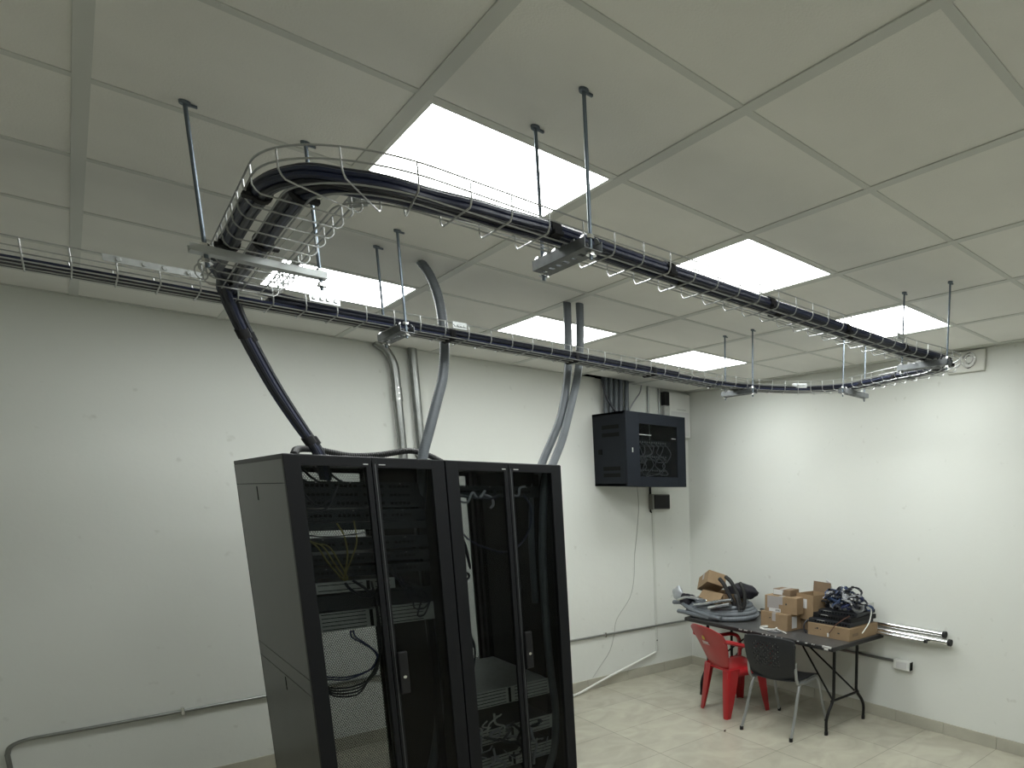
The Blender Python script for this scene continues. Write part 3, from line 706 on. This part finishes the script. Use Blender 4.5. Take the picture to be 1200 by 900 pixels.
pipe('hose', [(2.59, WY - .02, .235), (2.45, WY - .025, .20), (2.25, WY - .03, .15), (2.05, WY - .04, .105), (1.85, WY - .06, .06), (1.65, WY - .10, .022), (1.45, WY - .16, .013)], .012, WHITEC, 'white hose sloping down the left wall onto the floor', 'hose')
cabp = [(2.44, WY - .004, 2.0), (2.45, WY - .004, 1.80), (2.42, WY - .004, 1.55), (2.38, WY - .004, 1.30), (2.36, WY - .004, 1.05), (2.30, WY - .004, .86), (2.14, WY - .004, .66), (2.10, WY - .004, .50), (2.04, WY - .004, .34), (1.92, WY - .004, .2), (1.84, WY - .006, .11)]
pipe('wall_cable', cabp, .0028, mat('thin_wall_cable', (.42, .43, .40), .6), 'thin loose pale cable hanging in curves down the left wall', 'cable', 6)
# vent plate on the right wall
t = thing('wall_vent', 'square white plate with a round shiny vent at the top of the right wall', 'vent', (WX, .86, 2.9))
MB().box((WX - .03, .72, 2.835), (WX, 1.02, 2.985)).build('plate', mat('vent_plate', (.62, .62, .57), .5), t, bevel=.006)
ring = [(WX - .035, .84 + .052 * cos(a), 2.915 + .052 * sin(a)) for a in [2 * pi * j / 28 for j in range(28)]]
MB().tube(ring, .007, 8, closed=True).build('ring', SHINY, t, smooth=True)
ring = [(WX - .036, .84 + .028 * cos(a), 2.92 + .028 * sin(a)) for a in [2 * pi * j / 24 for j in range(24)]]
MB().tube(ring, .006, 8, closed=True).build('inner_ring', SHINY, t, smooth=True)
MB().cyl((WX - .034, .84, 2.917), (WX - .028, .84, 2.917), .05, 24).build('disc', WHITEP, t, smooth=True)
pipe('white_cable', [(WX - .03, 1.0, 2.97), (WX - .05, .96, 2.955), (WX - .06, .90, 2.93), (WX - .05, .86, 2.90)], .008, WHITEC, 'short white cable in front of the round wall vent', 'cable')
# a small bit of debris on the floor
tag(MB().cbox((1.94, 2.29, .006), (.02, .014, .012), .5).build('debris', mat('brown_bit', (.06, .03, .02), .8), bevel=.004), 'tiny brown crumb on the floor tiles in front of the chairs', 'debris')

# ================================================================== TABLE
TX0, TX1, TY0, TY1, TT = 2.36, 3.06, 1.50, 3.32, .765
t = thing('folding_table', 'long dark folding table along the right wall with black legs, loaded with boxes', 'table', (2.7, 2.4, 0))
MB().box((TX0 + .006, TY0 + .006, TT - .004), (TX1 - .006, TY1 - .006, TT)).build('tabletop', TTOP, t)
MB().box((TX0, TY0, TT - .036), (TX1, TY1, TT - .004)).build('edge_band', TEDGE, t, bevel=.004)
rc = random.Random(4)
for k in range(18):
    y = TY0 + .02 + rc.random() * 1.1; l = rc.uniform(.008, .035)
    MB().box((TX0 - .001, y, TT - .009 - .006 * rc.random()), (TX0 + .007, y + l * .7, TT - .003)).build('paint_chip', CHIP, t)
MB().box((TX0 - .001, TY0 + .02, TT - .014), (TX0 + .012, TY0 + .11, TT + .0005)).build('paint_chip', CHIP, t)
MB().box((TX0 - .001, TY0 + .05, TT - .03), (TX0 + .004, TY0 + .09, TT - .014)).build('paint_chip', CHIP, t)
for y, s in ((1.62, 1), (3.18, -1)):
    lg = []
    for xa, xf in ((2.53, 2.44), (2.84, 2.955)):
        L_ = MB().tube([Vector((xa, y, TT - .036)), Vector((xa, y, .33))] + catmull([(xa, y, .30), (xa + (xf - xa) * .25, y, .25), (xa + (xf - xa) * .7, y, .19), (xf, y, .12), (xf, y, .02)], 5), .0135, 10).build('leg', TUBEB, t, smooth=True)
        MB().cyl((xf, y, 0), (xf, y, .03), .016, 12).build('foot', BLACKP, L_, smooth=True)
    MB().tube([(2.50, y, .27), (2.87, y, .27)], .011, 8).build('crossbar', TUBEB, t, smooth=True)
    for xx in (2.53, 2.84): MB().tube([(2.69, y + s * .56, TT - .04), (xx, y + s * .015, .28)], .008, 8).build('brace', TUBEB, t, smooth=True)

# ------------------------------------------------------------------ chairs
def grid(fn, nu, nv):
    vs = [fn(i / nu, j / nv) for j in range(nv + 1) for i in range(nu + 1)]
    fs = [(j * (nu + 1) + i, j * (nu + 1) + i + 1, (j + 1) * (nu + 1) + i + 1, (j + 1) * (nu + 1) + i) for j in range(nv) for i in range(nu)]
    return vs, fs
def slab(name, vs, fs, m, parent, th, sub=1):
    mb = MB(); mb.add(vs, fs); o = mb.build(name, m, parent, smooth=True)
    s = o.modifiers.new('solid', 'SOLIDIFY'); s.thickness = th; s.offset = 0
    if sub: q = o.modifiers.new('sub', 'SUBSURF'); q.levels = sub; q.render_levels = sub
    return o
def BH(v): return .150 + .125 * min(1, v * 1.35) ** .8
# red monobloc chair; local frame: x forward, y to the left
def red_chair(loc, rz, label):
    t = thing('plastic_chair', label, 'chair', loc, rz); F = FR[t]
    W = lambda x, y, z: F @ Vector((x, y, z))
    def back(u, v):
        z = .42 + .40 * v; half = BH(v)
        y = (u - .5) * 2
        arch = -.06 * (abs(y) ** 2.6) * max(0, (v - .55) / .45)
        x = -.17 - .165 * v + .045 * y * y * (.5 + .8 * v)
        return W(x, y * half, z + arch)
    slab('backrest', *grid(back, 12, 12), RED, t, .008)
    def seat(u, v):
        y = (u - .5) * 2; x = -.19 + .43 * v
        return W(x, y * (.19 + .04 * v), .425 - .012 * (1 - y * y) * (1 - v * .3) - (.025 * max(0, (v - .85) / .15) ** 2) + .012 * v - .02 * abs(y) ** 6)
    slab('seat', *grid(seat, 12, 10), RED, t, .008)
    # seat rim
    rim = [seat(0, v / 8) for v in range(9)] + [seat(u / 8, 1) for u in range(1, 9)] + [seat(1, 1 - v / 8) for v in range(1, 9)]
    mr = MB(); mr.add([q + Vector((0, 0, .0)) for q in rim] + [q - Vector((0, 0, .05)) for q in rim], [(i, i + 1, len(rim) + i + 1, len(rim) + i) for i in range(len(rim) - 1)])
    o = mr.build('apron', RED, t, smooth=True); s = o.modifiers.new('solid', 'SOLIDIFY'); s.thickness = .006
    for sx, sy, x1, y1 in ((-.17, 1, -.215, .205), (-.17, -1, -.215, -.205), (.19, 1, .225, .225), (.19, -1, .225, -.225)):
        a0 = W(sx, sy * .195, .43); a1 = W(x1, y1, .0)
        X = (F.to_3x3() @ Vector((1, 0, 0))) * (1 if sx > 0 else -1); Y = (F.to_3x3() @ Vector((0, 1, 0))) * sy
        vs = []
        for tt in (0, .15, .35, .7, 1):
            c = a0.lerp(a1, tt); wd = .060 * (1 - tt) ** .8 + .036
            for (p, q) in ((-wd, .012), (0, .016), (.012, 0), (.010, -wd), (.003, -wd), (.002, -.008), (-.008, .003), (-wd, .005)): vs.append(c + X * p + Y * q)
        n = 8; fs = [(i * n + k, i * n + (k + 1) % n, (i + 1) * n + (k + 1) % n, (i + 1) * n + k) for i in range(4) for k in range(n)] + [tuple(range(n)), tuple(range(5 * n - 1, 4 * n - 1, -1))]
        MB().add(vs, fs).build('leg', RED, t, smooth=True)
    for sy in (1, -1):
        P = catmull([(-.255, sy * .235, .70), (-.19, sy * .252, .688), (-.08, sy * .262, .65), (.04, sy * .268, .635), (.15, sy * .265, .63), (.215, sy * .255, .60), (.235, sy * .245, .52), (.225, sy * .235, .42)], 6)
        MB().tube([W(*q) for q in P], [.025] * len(P), sec=[(cos(q_ * pi / 4), .75 * sin(q_ * pi / 4)) for q_ in range(8)], n=8).build('armrest', RED, t, smooth=True)
    # print on the back: small yellow emblem over a white strip of lettering
    def onback(y, z, off=-.012):
        v = (z - .42) / .40; half = BH(v); u = .5 + y / half / 2
        q = back(u, v); d = F.to_3x3() @ Vector((off, 0, 0)); return q + d
    e = MB(); pts = []
    for k in range(16):
        rr_ = .020 if k % 2 else .030; a = 2 * pi * k / 16; pts.append(onback(.02 + rr_ * cos(a), .70 + rr_ * sin(a) * .8))
    e.add(pts, [tuple(range(16))]).build('emblem', YEL, t)
    e = MB()
    for k in range(6):
        y0 = .065 - k * .017
        e.add([onback(y0, .650), onback(y0 - .012, .650), onback(y0 - .012, .668), onback(y0, .668)], [(0, 1, 2, 3)])
    e.add([onback(.07, .640), onback(-.04, .640), onback(-.04, .645), onback(.07, .645)], [(0, 1, 2, 3)])
    e.build('lettering', LABEL, t)
    return t
red_chair((2.38, 2.655, 0), math.radians(-9), 'bright red plastic armchair with a small yellow emblem on its back, tucked at the table')

def shell_chair(loc, rz, label):
    t = thing('visitor_chair', label, 'chair', loc, rz); F = FR[t]
    W = lambda x, y, z: F @ Vector((x, y, z))
    def back(u, v):
        y = (u - .5) * 2; z = .455 + .37 * v
        half = .222 + .035 * v if v < .85 else .2518 - .012 * (v - .85) / .15
        return W(-.20 - .07 * v + .035 * y * y - .02 * sin(pi * v), y * half * (1 if v > .12 else .86 + .14 * v / .12), z - .012 * abs(y) ** 4 * (1 if v > .8 else 0) - (.01 * (y * y) if v > .9 else 0))
    nu, nv = 42, 36; vs, fs = grid(back, nu, nv); keep = []
    for j in range(nv):
        for i in range(nu):
            hole = 12 <= i <= 33 and 12 <= j <= 31 and i % 2 == 0 and j % 2 == 0 and ((i + j) // 2) % 2 == 0
            if not hole: keep.append(fs[j * nu + i])
    slab('backrest', vs, keep, SHELL, t, .009, 0)
    def seat(u, v):
        y = (u - .5) * 2; x = -.21 + .43 * v
        return W(x, y * (.205 + .02 * sin(pi * v)), .452 - .014 * (1 - y * y) - .03 * max(0, (v - .8) / .2) ** 2 + .02 * max(0, (.15 - v) / .15))
    slab('seat', *grid(seat, 12, 10), SHELL, t, .011)
    for sy in (1, -1):
        MB().tube([W(*q) for q in catmull([(-.20, sy * .228, .62), (-.195, sy * .232, .52), (-.17, sy * .232, .445), (-.10, sy * .225, .428), (.0, sy * .22, .425), (.12, sy * .22, .425)], 5)], .0125, 10).build('side_rail', CHROME, t, smooth=True)
        for x, xe in ((-.12, -.285), (.13, .275)):
            l_ = MB().tube([W(*q) for q in catmull([(x * .4, sy * .215, .43), (x, sy * .222, .425), (x + (xe - x) * .25, sy * .23, .36), (x + (xe - x) * .6, sy * .238, .18), (xe, sy * .245, .012)], 6)], .0125, 10).build('leg', CHROME, t, smooth=True)
            MB().cyl(W(xe, sy * .245, 0), W(xe, sy * .245, .03), .016, 12).build('foot', BLACKP, l_, smooth=True)
    MB().tube([W(-.05, -.22, .42), W(-.05, .22, .42)], .010, 8).build('crossbar', CHROME, t, smooth=True)
    MB().tube([W(.08, -.22, .42), W(.08, .22, .42)], .010, 8).build('crossbar', CHROME, t, smooth=True)
    return t
shell_chair((2.385, 2.025, 0), math.radians(9), 'charcoal plastic chair with a perforated back and grey steel legs, in front of the table')

# ================================================================== THINGS ON THE TABLE
def carton(label, c, d, rz=0, m=CARD, M=None, open_top=False, group='cardboard boxes on the table', name='cardboard_box', flaps=None, tape=True):
    """c = centre of the base"""
    T = Matrix.Translation(c) @ (M if M is not None else Matrix.Rotation(rz, 4, 'Z'))
    t = thing(name, label, 'box', c, 0, group); x, y, z = d[0] / 2, d[1] / 2, d[2]
    if open_top:
        b = MB(); th = .004
        b.box((-x, -y, 0), (x, y, th), T).box((-x, -y, th), (-x + th, y, z), T).box((x - th, -y, th), (x, y, z), T).box((-x + th, -y, th), (x - th, -y + th, z), T).box((-x + th, y - th, th), (x - th, y, z), T)
        b.build('carton', m, t)
        for f in (flaps or []):
            fb = MB()
            if f[0] == 'x': sgn, ang = f[1], f[2]; Tf = T @ Matrix.Translation((sgn * x, 0, z)) @ Matrix.Rotation(ang, 4, 'Y'); fb.box((-.002, -y, 0), (.002, y, x * .9), Tf)
            else: sgn, ang = f[1], f[2]; Tf = T @ Matrix.Translation((0, sgn * y, z)) @ Matrix.Rotation(ang, 4, 'X'); fb.box((-x, -.002, 0), (x, .002, y * .9), Tf)
            fb.build('flap', CARD2 if len(f) > 3 else m, t)
    else:
        MB().box((-x, -y, 0), (x, y, z), T).build('carton', m, t, bevel=.003)
        if tape: MB().box((-x - .0008, -.022, z * .5), (x + .0008, .022, z + .0008), T).build('tape', TAPE, t)
    return t, T
# gaffer: flexible hose coil at the far end
HC = (2.66, 3.12)
def coil(label, r0, z0, turns, m, rad, a0, ey, ex=1.0, tail=None, group='flexible hoses coiled on the table', name='conduit_coil', pitch=.013):
    P = []
    n = int(turns * 28)
    for i in range(n + 1):
        a = a0 + 2 * pi * i / 28; rr_ = r0 - .012 * i / 28
        P.append(Vector((HC[0] + rr_ * ex * cos(a), HC[1] + rr_ * ey * sin(a), z0 + .028 * i / 28 + .006 * sin(a * 1.3))))
    if tail: P += [Vector(q) for q in tail]
    P = catmull(P, 2); Q, rd = corr(P, rad, pitch, .07)
    return tag(MB().tube(Q, rd, 10).build(name, m, smooth=True), label, 'hose', group)
coil('thick grey flexible hose, lowest coil on the far end of the table', .26, TT + .025, 2.1, HOSE, .024, 2.3, 1.62)
coil('thick grey flexible hose coiled on top of the lowest one', .235, TT + .078, 1.9, HOSE, .023, 1.9, 1.55)
coil('thinner grey flexible hose topmost in the coil pile', .20, TT + .125, 1.3, HOSE, .020, 1.2, 1.5)
P, rd = corr(catmull([(2.47, 3.62, .86), (2.47, 3.5, .87), (2.43, 3.36, .85), (2.40, 3.2, .83), (2.40, 3.0, .81), (2.42, 2.86, .80)], 8), .022, .013, .07)
tag(MB().tube(P, rd, 10).build('flexible_hose', HOSE, smooth=True), 'loose end of grey hose sticking out past the far end of the table', 'hose')
P, rd = corr(catmull([(2.40, 3.46, .80), (2.39, 3.36, .805), (2.385, 3.2, .80), (2.40, 3.0, .79)], 8), .021, .013, .07)
tag(MB().tube(P, rd, 10).build('flexible_hose', HOSE, smooth=True), 'lower grey hose end along the front edge of the table', 'hose')
# boxes on the coil
MT = Matrix.Rotation(math.radians(-8), 4, 'Z') @ Matrix.Rotation(math.radians(6), 4, 'Y')
carton('brown open cardboard box with a pale flap, resting on the coiled hoses', (2.70, 3.14, .87), (.26, .36, .12), 0, CARD, MT, True, flaps=[('x', -1, math.radians(-150))])
MT = Matrix.Rotation(math.radians(-15), 4, 'Z') @ Matrix.Rotation(math.radians(-24), 4, 'X') @ Matrix.Rotation(math.radians(22), 4, 'Y')
carton('brown cardboard box tilted on top of the box over the coiled hoses', (2.68, 3.30, 1.01), (.19, .26, .13), 0, CARD, MT, False)
tag(MB().cbox((2.62, 3.22, .90), (.12, .22, .06), .2).build('rag', CORK, bevel=.02), 'dark brown rag squeezed beneath the open cardboard box', 'rag')
# dark cloth heap behind
def blob(name, c, d, m, label, cat, seed=0, group=None):
    bm = bmesh.new(); bmesh.ops.create_icosphere(bm, subdivisions=3, radius=.5)
    r_ = random.Random(seed); ph = [r_.uniform(0, 6) for _ in range(6)]
    for v in bm.verts:
        k = 1 + .12 * sin(v.co.x * 9 + ph[0]) + .10 * sin(v.co.y * 11 + ph[1]) + .08 * sin(v.co.z * 13 + ph[2] + v.co.x * 7)
        v.co = Vector((v.co.x * d[0] * k, v.co.y * d[1] * k, v.co.z * d[2] * k)) + Vector(c)
    me = bpy.data.meshes.new(name); bm.to_mesh(me); bm.free(); o = bpy.data.objects.new(name, me); C.objects.link(o); me.materials.append(m)
    for p in me.polygons: p.use_smooth = True
    FR[o] = Matrix.Identity(4); return tag(o, label, cat, group)
blob('bag', (2.82, 3.02, .99), (.22, .34, .15), FABRIC, 'dark fabric bag heaped behind the open cardboard box', 'bag', 2)
blob('bag', (2.50, 3.43, .90), (.14, .14, .14), FABRIC, 'small dark bag at the far corner of the table', 'bag', 5)
for k, pts in enumerate((((2.62, 3.10, 1.13), (2.60, 3.02, 1.09), (2.58, 2.94, 1.02), (2.57, 2.87, .95), (2.56, 2.81, .88)),
                         ((2.70, 3.10, 1.14), (2.67, 3.0, 1.11), (2.64, 2.90, 1.04), (2.61, 2.82, .96), (2.60, 2.77, .88)),
                         ((2.74, 2.94, 1.09), (2.71, 2.88, 1.06), (2.68, 2.82, .99), (2.64, 2.78, .91), (2.60, 2.77, .85)),
                         ((2.62, 2.88, .99), (2.58, 2.82, .98), (2.56, 2.78, .93), (2.56, 2.76, .87)))):
    P, rd = corr(catmull(pts, 6), .020, .011, .2)
    tag(MB().tube(P, rd, 9).build('corrugated_tube', HOSED, smooth=True), ('longest black corrugated tube leaning', 'black corrugated tube beside the longest one', 'black corrugated tube nearest the bag', 'short black corrugated tube end')[k] + ' over the hose coil', 'tube', 'black corrugated tubes on the hose coil')
for k, pts in enumerate((((2.42, 3.22, .885), (2.43, 3.08, .915), (2.47, 2.96, .945), (2.54, 2.84, .965)), ((2.40, 3.0, .89), (2.43, 2.92, .91), (2.49, 2.82, .935)), ((2.44, 3.50, .905), (2.46, 3.40, .935), (2.50, 3.28, .93), (2.56, 3.18, .91)))):
    tag(MB().tube(catmull(pts, 6), .021, 8, sec=[(-1.5, 0), (-1, .6), (0, .7), (1, .6), (1.5, 0), (1, -.6), (0, -.7), (-1, -.6)]).build('foil_tube', FOIL, smooth=True), ('long shiny silver tube across', 'short shiny silver tube across', 'shiny silver tube at the left of')[k] + ' the coiled hoses', 'tube', 'silver tubes on the hose coil')
blob('crumpled_foil', (2.53, 3.62, .94), (.07, .14, .14), mat('pale_foil', (.45, .47, .5), .4, .4), 'crumpled pale foil at the far corner of the table', 'foil', 9)
# middle boxes
t, T = carton('large plain brown cardboard box in the middle of the table, under two smaller boxes', (2.665, 2.31, TT), (.23, .34, .145), math.radians(-3), CARD)
MB().box((-.117, .04, .09), (-.1155, .055, .10), T).build('print', INK, t)
MB().box((-.06, -.1715, .02), (.0, -.1705, .125), T).build('label', LABEL, t)
t, T = carton('cardboard box with white labels stacked on the large plain brown box', (2.68, 2.27, TT + .146), (.20, .36, .145), math.radians(4), CARD)
MB().box((-.1012, .02, .035), (-.1002, .15, .142), T).build('grey_label', TAPE, t)
MB().box((-.1018, .0, .004), (-.1002, .13, .034), T).build('white_label', LABEL, t)
m = MB()
for k in range(9): m.box((-.1022, .008 + k * .0055, .010), (-.1016, .008 + k * .0055 + (.002 if k % 2 else .0035), .028), T)
m.build('barcode', INK, t); MB().box((-.1018, -.07, .075), (-.1002, -.055, .09), T).build('print', INK, t)
t, T = carton('small brown carton with a white end label, topmost in the middle stack', (2.68, 2.29, TT + .292), (.12, .20, .055), math.radians(2), CARD2)
MB().box((-.0612, -.01, .006), (-.0602, .095, .05), T).build('label', LABEL, t)
t, T = carton('open cardboard box with reddish flap and white sticker, right of the middle stack', (2.78, 2.06, TT + .10), (.20, .22, .22), math.radians(-8), CARD, None, True, flaps=[('x', 1, math.radians(4), 1)])
MB().box((-.1015, -.03, .10), (-.1002, .07, .18), T).build('label', LABEL, t)
tag(MB().cbox((2.80, 2.06, TT + .048), (.18, .20, .094), 0).build('cardboard_box', CARD2, bevel=.003), 'dark brown box supporting the open box with the white sticker', 'box', 'cardboard boxes on the table')
tag(MB().cbox((2.93, 2.00, TT + .38), (.09, .10, .004), .5, Matrix.Rotation(1.2, 4, 'Y') @ Matrix.Rotation(.5, 4, 'X')).build('paper_tag', LABEL), 'white paper tag leaning on top of the cable pile beside the open box', 'tag')
# roll of white cable
for k in range(1):
    P = [Vector((2.51 + .06 * cos(a) * (1 + .04 * sin(a * 3.1)), 2.34 + .085 * sin(a), TT + .006 + .0014 * a / 2)) for a in [2 * pi * i / 24 for i in range(24 * 3)]]
    P += catmull([P[-1], (2.52, 2.24, TT + .012), (2.49, 2.14, TT + .008), (2.47, 2.09, TT + .006)], 6)
    tag(MB().tube(P, .0045, 6).build('cable_coil', WHITEC, smooth=True), 'small coil of thin white cable lying on the bare tabletop', 'cable')
tag(MB().cbox((2.46, 2.22, TT + .006), (.05, .10, .012), .1).build('plastic_tray', mat('dull_grey_plastic', (.16, .16, .165), .5), bevel=.003), 'flat grey plastic piece beside the coil of white cable', 'plastic piece')
# big flat box
BG = (2.80, 1.745)
t, T = carton('long flat cardboard box at the near end of the table, under black equipment', (BG[0], BG[1], TT), (.40, .44, .105), 0, CARD, tape=False)
m = MB()
for k, (y, w_) in enumerate(((.13, .012), (.105, .02), (.075, .01))): m.box((-.2012, y, .06), (-.2002, y + w_, .066 + .008 * (k % 2)), T)
m.box((-.2012, -.12, .05), (-.2002, -.10, .06), T); m.build('print', INK, t)
MB().box((-.16, -.2212, .035), (-.08, -.2202, .06), T).build('faded_print', CARD2, t)
for k, (dx, dy, rz_, w_, l_, h_, m_) in enumerate(((0.0, .02, .05, .36, .42, .034, EQ), (.02, .0, -.06, .33, .42, .038, BLACKP), (.04, -.01, .10, .30, .38, .030, EQ), (.13, -.10, .0, .16, .14, .055, EQG))):
    z = TT + .107 + (0, .036, .076, .036)[k] if k < 3 else TT + .107 + .108
    t = thing('network_switch', ('lowest black device in the stack on the flat box', 'middle black device in the stack on the flat box, slightly turned', 'top black device under the heap of cables', 'small grey device on the right of the black stack')[k], 'network switch', (BG[0] + dx, BG[1] + dy, z), rz_, 'devices stacked on the flat box')
    F = FR[t]; MB().box((-w_ / 2, -l_ / 2, 0), (w_ / 2, l_ / 2, h_), F).build('chassis', m_, t, bevel=.002)
    m = MB()
    for i in range(12): m.box((-w_ / 2 - .001, -l_ / 2 + .03 + i * .028, h_ * .3), (-w_ / 2 + .0005, -l_ / 2 + .046 + i * .028, h_ * .65), F)
    m.build('ports', PORT if k != 3 else INK, t)
    if k < 3: MB().box((-w_ / 2 - .0012, -l_ / 2 + .25, h_ * .75), (-w_ / 2 + .0005, -l_ / 2 + .33, h_ * .85), F).build('stripe', EQG, t)
# heap of coiled patch cords, one object per cord
rr = random.Random(21)
NAMES = {'CABLE': 'black', 'BLUEC2': 'blue', 'GREYC': 'grey', 'BLUEC': 'dark blue'}
places = ['at the front', 'at the back', 'on the left', 'on the right', 'on top', 'in the middle', 'low in front', 'near the open box']
used = {}
for k in range(46):
    mm = rr.choice(('CABLE', 'CABLE', 'CABLE', 'BLUEC2', 'BLUEC2', 'GREYC', 'GREYC', 'BLUEC')); lvl = k / 46
    cx_ = BG[0] + rr.uniform(-.12, .11) * (1 - .35 * lvl); cy_ = BG[1] - .03 + rr.uniform(-.20, .21) * (1 - .12 * lvl); cz_ = TT + .235 + .135 * lvl * (1 - ((cy_ - BG[1] - .0) / .5) ** 2)
    ra, rb = rr.uniform(.035, .065), rr.uniform(.03, .055); ax = rr.uniform(0, pi); tl = rr.uniform(-.9, .9); tl2 = rr.uniform(-.6, .6)
    Mx = Matrix.Translation((cx_, cy_, cz_)) @ Matrix.Rotation(ax, 4, 'Z') @ Matrix.Rotation(tl, 4, 'X') @ Matrix.Rotation(tl2, 4, 'Y')
    P = []
    for i in range(3 * 14):
        a = 2 * pi * i / 14; P.append(Mx @ Vector((ra * cos(a) + .006 * sin(i * .7 + k), rb * sin(a) + .006 * cos(i * .5), .006 * sin(i * .31 + k) + .004 * (i / 14))))
    P = [q if q.z > TT + .215 else Vector((q.x, q.y, TT + .215 + (q.z - TT - .215) * .1)) for q in P]
    t = thing('patch_cable', '%s patch cable coiled in the heap of cables on the black devices' % NAMES[mm], 'cable', (cx_, cy_, cz_), 0, 'coiled %s patch cords heaped on the table' % NAMES[mm])
    MB().tube(P, .0045, 6).build('cord', MATS[{'CABLE': 'black_cable_jacket', 'BLUEC2': 'mid_blue_cable', 'GREYC': 'grey_cable', 'BLUEC': 'blue_patch_cable'}[mm]], t, smooth=True)
    q = P[5]; MB().cbox(q, (.022, .014, .012), ax).build('plug', rr.choice((LABEL, EQL, BLACKP)), t, bevel=.002)
    q = P[-3]; MB().cbox(q, (.02, .02, .02), ax + .5).build('tie', BLACKP, t, bevel=.003)
pipe('white_cable', [(2.86, 1.50, TT + .24), (2.84, 1.485, TT + .20), (2.80, 1.475, TT + .14), (2.75, 1.478, TT + .09), (2.72, 1.485, TT + .06)], .005, WHITEC, 'white cable end hanging over the near side of the flat box', 'cable', 8)
t = thing('brown_cable', 'brown cable with a pale connector hanging across the front of the flat box', 'cable', (2.58, 1.62, TT + .1))
MB().tube(catmull([(2.66, 1.57, TT + .20), (2.60, 1.60, TT + .17), (2.587, 1.66, TT + .12), (2.583, 1.70, TT + .07), (2.58, 1.72, TT + .045)], 6), .0045, 6).build('cord', mat('brown_cord', (.10, .045, .03), .5), t, smooth=True)
MB().cbox((2.578, 1.727, TT + .032), (.012, .014, .032), 0).build('connector', LABEL, t, bevel=.003)
pipe('black_cable', [(2.62, 1.98, TT + .12), (2.585, 1.99, TT + .09), (2.575, 1.985, TT + .045), (2.582, 1.965, TT + .01)], .006, CABLE, 'black cable end hanging at the left end of the flat box', 'cable', 8)
# metal pipes resting along the table behind everything
for k, (x, z, r_, ya, yb_) in enumerate(((3.03, TT + .028, .026, .86, 2.94), (3.07, TT + .076, .026, .93, 2.90), (2.985, TT + .016, .013, 1.05, 2.95), (3.045, TT + .10+.022, .012, 1.0, 2.9))):
    if k == 3: continue
    t = thing('steel_pipe', ('thickest shiny steel pipe on the table along the right wall, reaching farthest forward', 'upper shiny steel pipe, closest to the right wall behind the boxes', 'thin steel pipe lying in front of the thick pipes')[k], 'pipe', (x, 1.9, z), 0, 'steel pipes lying along the right wall')
    MB().cyl((x, ya, z), (x, yb_, z), r_, 18).build('pipe', SHINY, t, smooth=True)
    MB().cyl((x, ya - .012, z), (x, ya + .012, z), r_ * 1.08, 18).build('end_cap', BLACKP, t, smooth=True)

# ------------------------------------------------------------------ labels by place for look-alike cables
ORD = ['leftmost', 'second from the left', 'third from the left', 'fourth from the left', 'fifth from the left', 'sixth from the left', 'seventh from the left', 'eighth from the left', 'ninth from the left', 'tenth from the left', 'eleventh from the left', 'twelfth from the left']
def rank(cat_group, what):
    L_ = [o for o in C.objects if o.get('group') == cat_group and o.get('_r', 0) == 0 and o.get('label') == what[0]]
    R3 = Matrix(RM)
    def sx(o):
        c = Vector(o.location) if o.type == 'EMPTY' else sum((v.co for v in o.data.vertices), Vector()) / len(o.data.vertices)
        q = R3.transposed() @ (c - cam.matrix_world.translation); return q.x / -q.z
    L_.sort(key=sx); n = len(L_)
    for i, o in enumerate(L_):
        if i < n / 2: w_ = ORD[i]
        else: w_ = ORD[n - 1 - i].replace('left', 'right')
        o['label'] = w_ + ' ' + what[1]
SHORT = {}
for l_, p_ in (('grey patch cable drooping behind the glass of the wall cabinet', 'grey cables in the wall cabinet'),
               ('short cable in the tangle under the grey server of the right rack', 'tangled cables at the bottom of the right rack'),
               ('black cable sagging behind the right leaf of the left rack', 'sagging black cables, right half of the left rack'),
               ('black cable end near the top of the left rack', 'black cable ends topmost in the left rack'),
               ('black cable in the low hanging loop of the left rack', 'black cables in the low loop, left rack'),
               ('dull yellow fibre cable slanting down in the left rack', 'slanting yellow cables in the left rack'),
               ('black cable crossing the bright strip of the right rack', 'black cables across the bright strip, right rack'),
               ('small black loop on the bright strip of the right rack', 'small black loops on the bright strip, right rack'),
               ('black cable looped at the left edge of the right rack, above the grey server', 'looped black cables above the right rack server')): SHORT[l_] = p_
for c_ in NAMES.values(): SHORT['%s patch cable coiled in the heap of cables on the black devices' % c_] = '%s coiled patch cables heaped on the black devices' % c_
import collections
cnt = collections.Counter((o.get('group'), o['label']) for o in C.objects if o.get('label') and o.get('group'))
for (g_, l_), n_ in cnt.items():
    if 1 < n_ <= 24: rank(g_, (l_, 'of the ' + SHORT[l_]))
